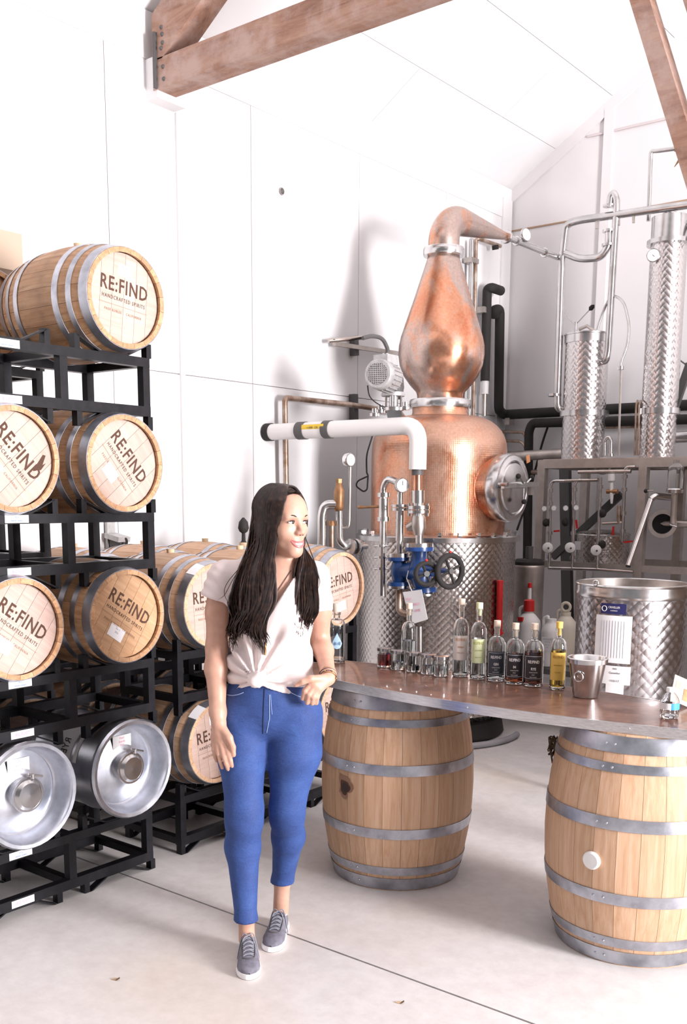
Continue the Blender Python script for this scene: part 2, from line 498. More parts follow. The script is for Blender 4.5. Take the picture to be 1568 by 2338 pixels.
for a, b in zip(ys[:-1], ys[1:]):
    for z0, z1 in ((0.0, 2.46), (2.46, 4.235)):
        MB().box((WX - 0.012, (a + b) / 2, (z0 + z1) / 2), (0.024, b - a - 0.005, z1 - z0 - 0.005)).build('wall_panel', M_WALL, wl, smooth=False)
t1 = structure('trim_1')
MB().box((WX - 0.004, 2.8, 4.366), (0.02, 11.7, 0.266)).build('frieze_board', M_WALL, t1, smooth=False)
MB().box((WX + 0.008, 4.515, 2.0), (0.016, 0.036, 4.0)).build('batten', M_WALL, t1, smooth=False)
MB().box((WX + 0.05, 4.385, 4.115), (0.10, 0.22, 0.225)).build('bearing_block', M_WALL, t1, smooth=False)
MB().box((WX + 0.01, 8.56, 2.2), (0.02, 0.16, 4.4)).build('corner_board', M_WALL, t1, smooth=False)
wb = structure('wall_back', (0, BY, 0))
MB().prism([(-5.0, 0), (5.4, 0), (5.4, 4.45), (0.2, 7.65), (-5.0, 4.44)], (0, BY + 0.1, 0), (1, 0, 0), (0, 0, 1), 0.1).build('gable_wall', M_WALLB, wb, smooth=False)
t2 = structure('trim_2')
gz = lambda x: 4.448 + (x + 4.985) * SLOPE
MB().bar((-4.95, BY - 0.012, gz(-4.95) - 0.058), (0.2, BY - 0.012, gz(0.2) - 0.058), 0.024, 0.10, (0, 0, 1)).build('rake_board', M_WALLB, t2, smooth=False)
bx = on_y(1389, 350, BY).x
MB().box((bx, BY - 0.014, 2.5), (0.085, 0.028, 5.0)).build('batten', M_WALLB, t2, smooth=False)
MB().box((-4.17 + 1.6, BY - 0.008, 4.815), (3.2, 0.016, 0.014)).build('ledge_strip', M_JOINT, t2, smooth=False)  # shade line under a board's edge, put into the strip's darker colour
MB().box((-4.9 + 3.6, BY - 0.006, on_y(1260, 512, BY).z), (7.2, 0.012, 0.012)).build('rail_strip', M_RUSTJ, t2, smooth=False)
ce = structure('ceiling', (0, 3, 5))
sl = math.hypot(1, SLOPE); dx = Vector((1 / sl, 0, SLOPE / sl)); nx = Vector((-SLOPE / sl, 0, 1 / sl))
R_ce = Matrix((dx, Vector((0, 1, 0)), nx)).transposed()
o0 = Vector((-4.985, 0, 4.448))
MB().box(o0 + dx * 3.05 + nx * 0.06 + Vector((0, 2.8, 0)), (6.3, 11.9, 0.04), R_ce).build('roof_deck', M_RUSTJ, ce, smooth=False)
for i in range(10):
    y0 = -3.1 - (1.2 if i % 2 else 0)
    while y0 < BY:
        a, b = max(y0, -3.1), min(y0 + 2.4, BY)
        if b - a > 0.05:
            MB().box(o0 + dx * (0.61 * i + 0.305) + nx * 0.02 + Vector((0, (a + b) / 2, 0)), (0.606, b - a - 0.004, 0.04), R_ce).build('ceiling_panel', M_WALL, ce, smooth=False)
        y0 += 2.4
top = o0 + dx * 6.1
MB().bar((top.x, 2.8, top.z), (5.5, 2.8, 4.4), 11.8, 0.05, (0, 0, 1)).build('far_slope', M_WALL, ce, smooth=False)

# timber truss carried on the long wall
tr = thing('timber_truss', 'weathered brown roof truss with heavy bottom chord and sloping rafter', 'roof truss', (-4.83, 4.34, 4.04))
TY = 4.345; TW = 0.15
MB().box(((-4.83 + 4.6) / 2, TY, 4.125), (9.43, TW, 0.165)).build('bottom_chord', M_BEAM, tr, smooth=False)
ra = Vector((-4.83, TY, 4.19)); rdir = Vector((1, 0, 0.64)).normalized()
MB().prism([(0, 0), (0.08, 0.0), (5.0, 3.2), (5.0, 3.45), (0.0, 0.25)], (-4.83, TY + TW / 2, 4.2), (1, 0, 0), (0, 0, 1), TW).build('rafter', M_BEAM, tr, smooth=False)
MB().bar((-1.99, TY, 4.07), (-1.30, TY, 2.21), 0.075, 0.10, (0, 1, 0)).build('knee_brace', M_BEAM, tr, smooth=False)
MB().bar((-1.80, TY + 0.02, 4.05), (-1.30, TY + 0.02, 2.75), 0.06, 0.05, (0, 1, 0)).build('knee_brace', M_BEAM, tr, smooth=False)
MB().box((-1.22, TY, 2.02), (0.16, 0.16, 4.04)).build('post', M_BEAM, tr, smooth=False)
for px_, py_ in ((368, 62), (370, 78), (371, 97), (368, 110), (372, 152), (374, 180)):
    p = on_y(px_, py_, TY - TW / 2)
    MB().ball(p, 0.012, 8, 5).build('bolt', M_DGREY, tr)
MB().box(on_y(354, 140, TY - TW / 2) + Vector((0.01, 0.03, 0)), (0.015, 0.1, 0.3)).build('end_plate', M_DGREY, tr, smooth=False)

# ------------------------------------------------------------------ barrels
_stave, _hoop, _board, _rivet = {}, {}, {}, {}
def rprof(L, rh, rb):
    return lambda z: rb - (rb - rh) * (2 * z / L) ** 2
def stave_mesh(L, rh, rb, n, th):
    key = (L, rh, rb, n, th)
    if key in _stave: return _stave[key]
    rp = rprof(L, rh, rb); m = MB(); w = 2 * math.pi / n; g = 0.0012
    rows = 9; cols = 3
    for i in range(rows):
        z = -L / 2 + L * i / (rows - 1); r = rp(z)
        for j in range(cols):
            a = (-0.5 + j / (cols - 1)) * (w - g / r); m.v.append(Vector((r * math.cos(a), r * math.sin(a), z)))
        for j in range(cols):
            a = (0.5 - j / (cols - 1)) * (w - g / r); m.v.append(Vector(((r - th) * math.cos(a), (r - th) * math.sin(a), z)))
    m.quadify(0, rows, cols * 2)
    m.f.append(tuple(reversed(range(cols * 2)))); m.f.append(tuple((rows - 1) * cols * 2 + k for k in range(cols * 2)))
    _stave[key] = m.mesh('stave', angle=30); return _stave[key]
def hoop_mesh(L, rh, rb, z0, z1, seg=48):
    key = (L, rh, rb, z0, z1)
    if key in _hoop: return _hoop[key]
    rp = rprof(L, rh, rb); m = MB()
    m.lathe([(rp(z0) + 0.0005, z0), (rp(z0) + 0.003, z0), (rp((z0 + z1) / 2) + 0.003, (z0 + z1) / 2), (rp(z1) + 0.003, z1), (rp(z1) + 0.0005, z1)], seg=seg)
    _hoop[key] = m.mesh('hoop', angle=30); return _hoop[key]
def board_meshes(R, n):
    key = (R, n)
    if key in _board: return _board[key]
    out = []
    for i in range(n):
        x0 = -R + 2 * R * i / n + 0.0006; x1 = -R + 2 * R * (i + 1) / n - 0.0006
        k = 7; poly = []
        for q in range(k):
            x = x0 + (x1 - x0) * q / (k - 1); poly.append((x, math.sqrt(max(R * R - x * x, 0))))
        for q in range(k):
            x = x1 + (x0 - x1) * q / (k - 1); poly.append((x, -math.sqrt(max(R * R - x * x, 0))))
        poly.reverse()
        m = MB().prism(poly, (0, 0, 0), (1, 0, 0), (0, 1, 0), 0.014)
        out.append(m.mesh('head_board', smooth=False))
    _board[key] = out; return out
def rivet_mesh():
    if 0 not in _rivet: _rivet[0] = MB().ball((0, 0, 0), 0.0055, 8, 4).mesh('rivet')
    return _rivet[0]

def barrel(label, c, M3, L, rh, rb, nst, hoops, group, head=True, text=True, oak=M_OAK, headm=M_HEAD, th=0.02, rivets=None, back_head=True, name='oak_barrel', rest=None, brand=M_BRAND):
    c = Vector(c); M3 = M3.to_4x4()
    base = c.copy(); base.z -= (rb if abs(M3[2][2]) < 0.5 else L / 2)
    t = thing(name, label, 'barrel', base, group)
    B = Matrix.Translation(c - base) @ M3
    for i in range(nst):
        put('stave', stave_mesh(L, rh, rb, nst, th), oak, t, B @ Matrix.Rotation(2 * math.pi * (i + 0.37) / nst, 4, 'Z'))
    rp = rprof(L, rh, rb)
    for z0, z1 in hoops:
        h = put('hoop', hoop_mesh(L, rh, rb, z0, z1), M_HOOP, t, B)
        if rivets is not None:
            zm = (z0 + z1) / 2
            for da in (-0.055, 0.055):
                a = rivets + da
                put('rivet', rivet_mesh(), M_HOOP, h, Matrix.Translation(((rp(zm) + .003) * math.cos(a), (rp(zm) + .003) * math.sin(a), zm)))
    if head:
        R = rh - th + 0.001; nb = 6
        for me in board_meshes(round(R, 4), nb):
            put('head_board', me, headm, t, B @ Matrix.Translation((0, 0, L / 2 - 0.035)))
        if back_head:
            for me in board_meshes(round(R, 4), nb):
                put('head_board', me, headm, t, B @ Matrix.Translation((0, 0, -L / 2 + 0.02)))
        if text:
            zt = L / 2 - 0.035 + 0.0145
            k = R / 0.178
            put('lettering', text_mesh('RE:FIND', 0.078, sx=0.80, spacing=1.12, bold=0.0011), brand, t, B @ Matrix.Translation((0, 0.042 * k, zt)) @ Matrix.Scale(k, 4))
            put('lettering', text_mesh('HANDCRAFTED SPIRITS', 0.0215, sx=0.78, spacing=1.28), brand, t, B @ Matrix.Translation((0, -0.008 * k, zt)) @ Matrix.Scale(k, 4))
            put('lettering', text_mesh('PASO ROBLES  .  CALIFORNIA', 0.0145, sx=0.8, spacing=1.25), M_BRANDL, t, B @ Matrix.Translation((0, -0.058 * k, zt)) @ Matrix.Scale(k, 4))
            if 'rule' not in _rivet: _rivet['rule'] = MB().box((0, 0, 0), (0.25, 0.0012, 0.0006)).mesh('brand_line', smooth=False)
            put('brand_line', _rivet['rule'], M_BRANDL, t, B @ Matrix.Translation((0, -0.034 * k, zt)) @ Matrix.Scale(k, 4))
    return t, B

def lying(roll_deg):
    p = math.radians(roll_deg)
    return Matrix(((0, math.cos(p), -math.sin(p)), (0, math.sin(p), math.cos(p)), (1, 0, 0))).transposed()
SL, SRH, SRB, SN = 0.61, 0.198, 0.236, 20
SHOOPS = [(-.304, -.262), (-.222, -.196), (-.150, -.118), (.118, .150), (.196, .222), (.262, .304)]
def small_barrel(label, y, z, roll, x=-3.35, group='small oak barrels on racks', **k):
    t, B = barrel(label, (x - SL / 2, y, z), lying(roll), SL, SRH, SRB, SN, SHOOPS, group, **k)
    return t, B
def paper(t, B, x, y, w, h, rot=0.0, lines=(), mat=M_PAPER, z=SL / 2 - 0.035 + 0.0147, ink=M_INKG, size=0.012):
    me = MB().box((0, 0, 0), (w, h, 0.0006)).mesh('paper_label', smooth=False)
    Mx = B @ Matrix.Translation((x, y, z)) @ Matrix.Rotation(math.radians(rot), 4, 'Z')
    p = put('paper_label', me, mat, t, Mx)
    for i, s in enumerate(lines):
        put('lettering', text_mesh(s, size, sx=0.85), ink, p, Matrix.Translation((0, h / 2 - size * (1.0 + 1.25 * i), 0.0004)))
    return p
def bung(t, B, c_local_dir_up, r=SRB, mat=M_BUNG):
    """stopper in the bilge, pointing straight up whatever the roll"""
    Mi = B.to_3x3(); up = Vector((0, 0, 1)); c = B.translation
    m = MB().lathe([(0, 0), (.017, 0), (.020, .03), (0, .03)], (0, 0, 0), (0, 0, 1), 12)
    return put('bung', m.mesh('bung'), mat, t, Matrix.Translation(c + up * (r - 0.012)))

bt = {}
bt['top'] = small_barrel('whole oak barrel alone on the very top of the black rack stack', 2.795, 2.492, 6, oak=M_OAK)
paper(*bt['top'], 0.0, 0.108, 0.075, 0.048, -5, ('Whiskey', 'Rye 53', 'No.4'), ink=M_BLUEP, size=0.011)
bung(*bt['top'], 0)
bt['2r'] = small_barrel('dusty dark oak barrel under the top rack, wording steeply tilted, whole head in view', 2.765, 1.83, 52, oak=M_OAK)
paper(*bt['2r'], -0.01, -0.075, 0.075, 0.055, 180 - 180, ('No. 7', 'Rye'), ink=M_INKG)
bt['2l'] = small_barrel('oak barrel cut by the picture edge with a dark smear on its tilted wording', 2.235, 1.83, 50)
paper(*bt['2l'], -0.03, -0.075, 0.07, 0.055, 0, ('No. 6',))
bt['3r'] = small_barrel('orange-toned oak barrel with tilted wording directly above the right steel keg', 2.755, 1.19, 34, headm=M_HEADO, oak=M_OAK)
paper(*bt['3r'], -0.005, -0.085, 0.085, 0.055, 0, ('No. 3', '2016'))
bt['3l'] = small_barrel('pale oak barrel cut by the picture edge directly above the left steel keg', 2.225, 1.185, 37)
paper(*bt['3l'], -0.02, -0.085, 0.085, 0.055, 0, ('No. 2',))
# wine smear on the second-tier barrel at the edge
t, B = bt['2l']
poly = [(0, 0), (.03, .012), (.065, .03), (.075, .022), (.045, -.004), (.062, -.004), (.03, -.018), (.012, -.012), (-.004, -.008)]
put('smear', MB().prism(poly, (0, 0, 0), (1, 0, 0), (0, 1, 0), 0.0005).mesh('smear', smooth=False), M_BRAND, t, B @ Matrix.Translation((0.085, 0.05, SL / 2 - 0.0203)) @ Matrix.Rotation(math.radians(50 + 25), 4, 'Z'))
# second stack
s2 = [('', 3.30, 1.19, -3),
      ('upper-tier oak barrel hidden behind the woman', 3.78, 1.19, 0),
      ('oak barrel head showing between the woman and the still, beside the glass water bottle', 4.26, 1.205, -8)]
s2[0] = ('pale oak barrel half behind the sleeve of the standing woman, upper tier', 3.30, 1.19, -3)
for i, (lab, y, z, r) in enumerate(s2):
    bt['s%d' % i] = small_barrel(lab, y, z, r, x=-3.38, oak=M_OAKP)
paper(*bt['s0'], 0.0, -0.095, 0.06, 0.05, 0, ('No. 11',)); paper(*bt['s2'], 0.01, -0.10, 0.07, 0.05, 0, ('No. 12',))
for i, (lab, y) in enumerate((('lower-tier oak barrel beside the hanging hand of the woman', 3.31), ('lower-tier oak barrel hidden behind the jeans of the woman', 3.79), ('lower-tier oak barrel behind the bar-top barrel', 4.27))):
    bt['l%d' % i] = small_barrel(lab, y, 0.525, -6, x=-3.38, oak=M_OAKP)
paper(*bt['l0'], 0.0, 0.115, 0.06, 0.05, 0, ('No. 9',))
def hoop_label(t, B, ang, z, w, h):
    """white card wrapped on the chime hoop"""
    rp = rprof(SL, SRH, SRB); m = MB(); n = 5
    for q in (0, 1):
        for k in range(n):
            a = ang + (k / (n - 1) - .5) * w / SRH; zz = z + (q - .5) * h
            r = rp(zz) + 0.0045; m.v.append(Vector((r * math.cos(a), r * math.sin(a), zz)))
    m.quadify(0, 2, n, False)
    put('paper_label', m.mesh('paper_label'), M_PAPER, t, B)
hoop_label(*bt['s0'], math.radians(118), 0.285, 0.075, 0.05)
hoop_label(*bt['l0'], math.radians(120), 0.285, 0.075, 0.05)
for k in ('s0', 's1', 's2'): bung(*bt[k], 0)
# the row behind, nearer the wall
XB = -4.11
back = [('oak barrel with a shadowed head behind the top barrel, under the cardboard box', 2.66, 2.49, 4, M_HEADO, M_OAK),
        ('second-row oak barrel behind the dusty dark barrel', 2.765, 1.83, 20, M_HEAD, M_OAK),
        ('second-row oak barrel behind the barrel with the dark smear', 2.235, 1.83, 40, M_HEAD, M_OAK),
        ('second-row oak barrel behind the orange-toned barrel', 2.765, 1.19, 10, M_HEAD, M_OAKP),
        ('second-row oak barrel behind the pale barrel at the picture edge', 2.235, 1.19, 15, M_HEAD, M_OAKP),
        ('second-row oak barrel behind the right steel keg', 2.765, 0.525, 15, M_HEAD, M_OAKP),
        ('second-row oak barrel behind the left steel keg', 2.235, 0.525, 15, M_HEAD, M_OAKP),
        ('oak barrel nearest the wall with its top showing right of the rack posts', 3.30, 1.19, 0, M_HEAD, M_OAKP),
        ('oak barrel nearest the wall showing above the shoulder of the woman', 3.78, 1.19, 0, M_HEAD, M_OAKP),
        ('oak barrel nearest the wall behind the head of the woman', 4.26, 1.19, 0, M_HEAD, M_OAKP),
        ('lower oak barrel nearest the wall seen between the two rack stacks', 3.30, 0.525, 0, M_HEAD, M_OAKP),
        ('lower oak barrel nearest the wall behind the knees of the woman', 3.78, 0.525, 0, M_HEAD, M_OAKP)]
for lab, y, z, r, hm, ok in back:
    t_, B_ = small_barrel(lab, y, z, r, x=XB if y < 3 else XB - 0.03, headm=hm, oak=ok, text=(z > 2))
    if z > 1 and y > 3: bung(t_, B_, 0)

# ------------------------------------------------------------------ barrel racks
def cradle_mesh(up, hw=0.185, ht=0.058):
    s = 1 if up else -1
    pts = [(-hw, 0), (-hw, ht * s), (-hw * .40, .006 * s), (hw * .40, .006 * s), (hw, ht * s), (hw, 0)]
    m = MB()
    # prongs: upright square lugs, joined by a bent flat bar
    for q in (-1, 1): m.box((0, q * (hw + .0), ht * s / 2), (.034, .026, ht))
    for a, b in zip(pts[1:-2], pts[2:-1]):
        m.bar((0, a[0], a[1] - .003 * s), (0, b[0], b[1] - .003 * s), .034, .006, (1, 0, 0) if False else (0, 0, 1))
    return m.mesh('cradle', smooth=False)
_crad = {}
def rack(label, x0, y0, y1, zb, centers, stickers=False, group='black steel barrel racks', depth=0.38, scale_z=1.0):
    ym = (y0 + y1) / 2
    t = thing('barrel_rack', label, 'rack', (x0 - depth / 2, ym, zb), group)
    zl, zt = zb + 0.066, zb + 0.269
    posts = [y0 + .018] + [(a + b) / 2 for a, b in zip(centers[:-1], centers[1:])] + [y1 - .018]
    for X in (x0, x0 - depth):
        MB().box((X, ym, zl), (.04, y1 - y0, .042)).build('bottom_rail', M_BLACK, t, smooth=False)
        MB().box((X, ym, zt), (.04, y1 - y0, .038)).build('top_rail', M_BLACK, t, smooth=False)
        for y in posts:
            MB().box((X, y, (zl + zt) / 2), (.038, .036, zt - zl - .03)).build('post', M_BLACK, t, smooth=False)
        for c in centers:
            for up in (True, False):
                if up not in _crad: _crad[up] = cradle_mesh(up)
                z = zt + .019 if up else zl - .021
                put('cradle', _crad[up], M_BLACK, t, Matrix.Translation(Vector((X, c, z)) - ROOT[t]))
    for y in posts:
        for z in (zl, zt):
            MB().box((x0 - depth / 2, y, z), (depth - .04, .034, .034)).build('cross_bar', M_BLACK, t, smooth=False)
    if stickers:
        for z, words, mt in ((zt, ('2016', 'western square'), M_BLUEP), (zl, ('BIG FOOT',), M_PINK)):
            yc = y0 + 0.19
            st = MB().box((x0 + .0206, yc, z), (.001, .105, .030)).build('sticker', M_PAPER, t, smooth=False)
            for i, w in enumerate(words):
                letter(w, .018 if len(words) == 1 else .0105, (x0 + .0213, yc, z + (.006 - .012 * i if len(words) > 1 else 0)), (0, 1, 0), (0, 0, 1), mt, st, extrude=.0002, sx=.8, bold=.0003)
    return t
ZB = [0.0, 0.694, 1.337, 1.988]
YE = [(2.02, 2.90), (2.055, 2.935), (2.075, 2.955), (2.07, 2.95)]
names = ['floor-level', 'second', 'third', 'top']
for k in range(4):
    y0, y1 = YE[k]
    rack(['black rack standing on the floor under the two steel kegs', 'black rack between the steel kegs and the tilted-wording barrels', 'black rack between the two tiers of tilted-wording barrels', 'black rack at the top, carrying the single whole barrel'][k],
         -3.42, y0, y1, ZB[k], [y0 + .185, y1 - .185], True)
    rack(['black rack on the floor in the row nearest the wall, behind the kegs', 'second black rack up in the row nearest the wall', 'third black rack up in the row nearest the wall', 'topmost black rack in the row nearest the wall'][k],
         -4.18, y0, y1, ZB[k], [y0 + .185, y1 - .185], False)
for k in range(2):
    for x0, lab in ((-3.45, ['wide black rack on the floor behind the legs of the woman', 'wide black rack behind the hips of the woman, carrying the upper barrels'][k]),
                    (-4.21, ['wide black rack on the floor in the row nearest the wall', 'wide black rack nearest the wall under the rear upper barrels'][k])):
        rack(lab, x0, 3.10, 4.46, ZB[k], [3.30, 3.78, 4.26], False)

# ------------------------------------------------------------------ steel kegs in the lowest tier
def keg(label, y, z, x=-3.33, roll=0.0, note=()):
    L = 0.62; r = 0.205
    t = thing('steel_keg', label, 'keg', (x - L / 2, y, z - r), 'steel kegs in the lowest tier')
    c = Vector((x, y, z)); ax = Vector((1, 0, 0))
    prof = [(0.0, -L), (.17, -L), (r, -L + .05), (r, -L + .16), (r + .006, -L + .175), (r, -L + .19), (r, -.19), (r + .006, -.175), (r, -.16), (r, -.035)]
    MB().lathe(prof, c, ax, 40).build('shell', M_KEG, t)
    MB().lathe([(r, -.036), (r + .012, -.026), (r + .015, -.010), (r + .008, .002), (r - .006, .0), (r - .014, -.012), (r - .020, -.075), (r - .03, -.088)], c, ax, 40).build('rolled_rim', M_KEG, t)
    MB().lathe([(r - .025, -.086), (r - .035, -.094), (.10, -.072), (.062, -.062), (0, -.060)], c, ax, 40).build('end_plate', M_KEG, t)
    cap = MB().lathe([(.064, -.066), (.064, -.02), (.055, -.012), (.05, -.006), (0, -.004)], c, ax, 28).build('cap', M_STEEL, t)
    MB().ring(c + ax * -.024, ax, .066, .007, 28, 6).build('clamp_band', M_STEEL, cap)
    e1 = Vector((0, math.cos(1.2), math.sin(1.2)))
    MB().cyl(c + ax * -.02 + e1 * .066, c + ax * -.02 + e1 * .085, .008, 8).build('clamp_lug', M_STEEL, cap)
    MB().cyl(c + ax * -.02 + e1 * .08 + Vector((0, -.025, .01)), c + ax * -.02 + e1 * .08 + Vector((0, .04, -.012)), .005, 8).build('wing_nut', M_STEEL, cap)
    p = MB().box(c + Vector((-.0715, -.005, .112)), (.0008, .10, .058)).build('paper_label', M_PAPER, t, smooth=False)
    for i, s in enumerate(note):
        letter(s, .014, c + Vector((-.0708, -.005, .129 - .016 * i)), (0, 1, .05), (0, 0, 1), M_PINK, p, extrude=.0002, sx=.85)
    return t
keg('shiny steel keg in the lowest tier beside the second rack stack', 2.745, 0.522, note=('Head', 'Brandy', '2016'))
kl = keg('steel keg with bluish sheen at the picture edge of the lowest tier', 2.225, 0.522, note=('GIN', 'Head', 'Botanical', '2016'))
# paper stuck on the shell of the right keg
kk = [o for o in bpy.data.objects if o.name.startswith('steel_keg')][0]
m = MB(); n = 8
for q in (0, 1):
    for i in range(n):
        a = math.radians(118 + 50 * i / (n - 1)); m.v.append(Vector((-3.33 - .31 + .17 * q, 2.745 + .2068 * math.cos(a), .522 + .2068 * math.sin(a))))
m.quadify(0, 2, n, False)
pl = m.build('paper_label', M_PAPER, kk)
for i, s in enumerate(('RYE', '#4')):
    a = math.radians(150); letter(s, .06, (-3.56, 2.745 + .2085 * math.cos(a), .522 + .2085 * math.sin(a)), (1, 0, 0) if False else (0, -math.sin(a), math.cos(a)), (-1, 0, 0), M_INK, pl, extrude=.0003, sx=.7)
    break

# things behind and on the barrels
p = at(20, 572, 4.85)
bxp = on_x(-20, 600, -4.45)
cb = thing('cardboard_box', 'plain cardboard box on the barrel at the top edge of the stack', 'box', (-4.40, 2.74, 2.728))
MB().box((-4.40, 2.74, 2.728 + .085), (.30, .38, .17)).build('carton', M_CARD, cb, smooth=False)
MB().box((-4.249, 2.74, 2.728 + .14), (.003, .05, .06)).build('tape', M_PAPER, cb, smooth=False)
MB().box((-4.40, 2.74, 2.899), (.30, .05, .002)).build('tape', M_PAPER, cb, smooth=False)
pt = thing('timber_board', 'tan timber board leaning upright on the wall, seen through the racks', 'board', (-4.86, 2.78, 0))
MB().box((-4.87, 2.86, 1.3), (.03, .20, 2.6)).build('board', M_BUNG, pt, smooth=False)
MB().box((-4.85, 2.76, 1.3), (.012, .02, 2.6)).build('edge_strip', M_CARD, pt, smooth=False)
wk = thing('wall_clamp', 'grey wall outlet with black flap seen through the third rack', 'wall fitting', on_x(262, 1240, -4.88))
q = on_x(250, 1235, -4.885)
MB().box(q + Vector((.01, 0, 0)), (.02, .06, .26)).build('back_plate', M_GREY, wk, smooth=False)
MB().bar(on_x(252, 1222, -4.87), on_x(284, 1232, -4.74), .09, .03).build('hood', M_GREY, wk, smooth=False)
MB().bar(on_x(258, 1240, -4.86), on_x(282, 1240, -4.78), .06, .07).build('flap', M_DGREY, wk, smooth=False)
MB().tube(fillet([on_x(276, 1236, -4.78), on_x(286, 1228, -4.74), on_x(290, 1236, -4.74), on_x(286, 1252, -4.74)], .02), .008, 8).build('cord', M_RUBBER, wk)
pk = thing('airlock', 'dark rounded stopper on a thin stem above the barrel behind the woman', 'stopper', on_x(555, 1242, -4.1))
a_, b_ = on_x(556, 1243, -4.1), on_x(553, 1190, -4.1)
MB().lathe([(0, 0), (.018, 0), (.022, .02), (.012, .03), (.010, .075), (.024, .085), (.032, .105), (.026, .14), (.006, .165), (0, .166)], a_ - Vector((0, 0, .01)), (0, 0, 1), 16).build('stopper_body', M_RUBBER, pk)
MB().lathe([(.02, -.012), (.026, -.012), (.026, .012), (.02, .012)], a_, (0, 0, 1), 14).build('collar', M_BUNG, pk)
hk = thing('wall_peg', 'small dark round peg high on the white wall', 'wall fitting', on_x(642, 437, WX))
p = on_x(642, 437, WX)
MB().lathe([(0, 0), (.022, 0), (.022, .006), (.012, .016), (0, .018)], p, (1, 0, 0), 16).build('peg_head', M_DGREY, hk)
MB().ring(p + Vector((.006, 0, 0)), (1, 0, 0), .022, .004, 18, 6).build('ring', M_STEELD, hk)

# ------------------------------------------------------------------ bar: two standing barrels and the boat-shaped top
BL, BRH, BRB = 0.872, 0.286, 0.347
BH = [(-.431, -.376), (-.360, -.321), (-.186, -.141), (.096, .142), (.302, .334), (.370, .429)]
def standing(label, x, y, riv, **k):
    return barrel(label, (x, y, BL / 2), Matrix.Rotation(0.1, 3, 'Z'), BL, BRH, BRB, 26, BH, 'standing barrels under the bar top', text=False, th=0.027, rivets=riv - 0.1, oak=M_OAKP, name='standing_barrel', **k)
b1, B1 = standing('upright oak barrel with a dark open bung hole under the copper bar top', -2.55, 3.63, math.radians(-91))
b2, B2 = standing('upright oak barrel with a white bung at the right edge of the picture', -1.41, 3.62, math.radians(-89))
def on_barrel(cx, cy, ang, z, r_off=0.0):
    r = rprof(BL, BRH, BRB)(z - BL / 2) + r_off
    return Vector((cx + r * math.cos(ang), cy + r * math.sin(ang), z))
def decal(name, cx, cy, ang, z, rad, mat, parent, off, jag=0.0, sy_=1.0, n=22):
    m = MB(); m.v.append(on_barrel(cx, cy, ang, z, off))
    for i in range(n):
        a = 2 * math.pi * i / n; rr = rad * (1 + jag * (math.sin(3 * a + 1) * .5 + math.sin(5 * a + 2.2) * .35 + math.sin(9 * a) * .2))
        m.v.append(on_barrel(cx, cy, ang + rr * math.cos(a) / BRB, z + rr * math.sin(a) * sy_, off))
    for i in range(n): m.f.append((0, 1 + i, 1 + (i + 1) % n))
    return m.build(name, mat, parent)
a1 = math.radians(-95.5)
decal('stain', -2.55, 3.63, a1, .462, .040, M_BRANDL, b1, .0012, .35, 1.3)
decal('stain', -2.55, 3.63, a1, .457, .028, M_BRAND, b1, .0018, .25, 1.15)
decal('bung_hole', -2.55, 3.63, a1, .455, .0215, M_GAP, b1, .0026)
a2 = math.radians(-93.5); pb = on_barrel(-1.41, 3.62, a2, .405)
n2 = Vector((math.cos(a2), math.sin(a2), 0))
MB().lathe([(0, -.01), (.033, -.01), (.034, .008), (.028, .014), (0, .016)], pb, n2, 24).build('bung', M_WPLAS, b2)

TXC = -2.04
def fy(x): return 3.287 + .138 * (x - TXC) ** 2
def by_(x): return 3.868 - .10 * (x - TXC) ** 2
X0, X1 = -3.05, -0.98
NX = 24
xs = [X0 + (X1 - X0) * i / NX for i in range(NX + 1)]
tb = thing('bar_top', 'long boat-shaped copper bar top with steel edge lying on two barrels', 'table top', (TXC, 3.58, BL))
poly = [(x, fy(x) + .004) for x in xs] + [(x, by_(x) - .004) for x in reversed(xs)]
MB().prism(poly, (0, 0, BL + .001), (1, 0, 0), (0, 1, 0), .0365).build('copper_sheet', M_TABLE, tb, smooth=False)
def edge(fn, s, name):
    m = MB(); b0 = 0
    for x in xs:
        for dy, z in ((0, BL), (.006 * s, BL), (.006 * s, BL + .0385), (0, BL + .0385)):
            m.v.append(Vector((x, fn(x) - .002 * s + dy, z)))
    m.quadify(0, len(xs), 4)
    m.f.append((0, 1, 2, 3)); m.f.append(tuple(len(m.v) - 4 + k for k in (3, 2, 1, 0)))
    if s < 0: m.f = [tuple(reversed(f)) for f in m.f]
    m.build(name, M_BRUSH, tb, smooth=False)
edge(fy, 1, 'front_edge'); edge(by_, -1, 'back_edge')
for X in (X0, X1):
    MB().bar((X, fy(X), BL + .0192), (X, by_(X), BL + .0192), .006, .0385).build('end_edge', M_BRUSH, tb, smooth=False)
for X in (-1.98, -1.35):
    MB().ball((X, fy(X) - .003, BL + .022), .004, 8, 5).build('screw', M_STEEL, tb)
TZ = BL + .0385

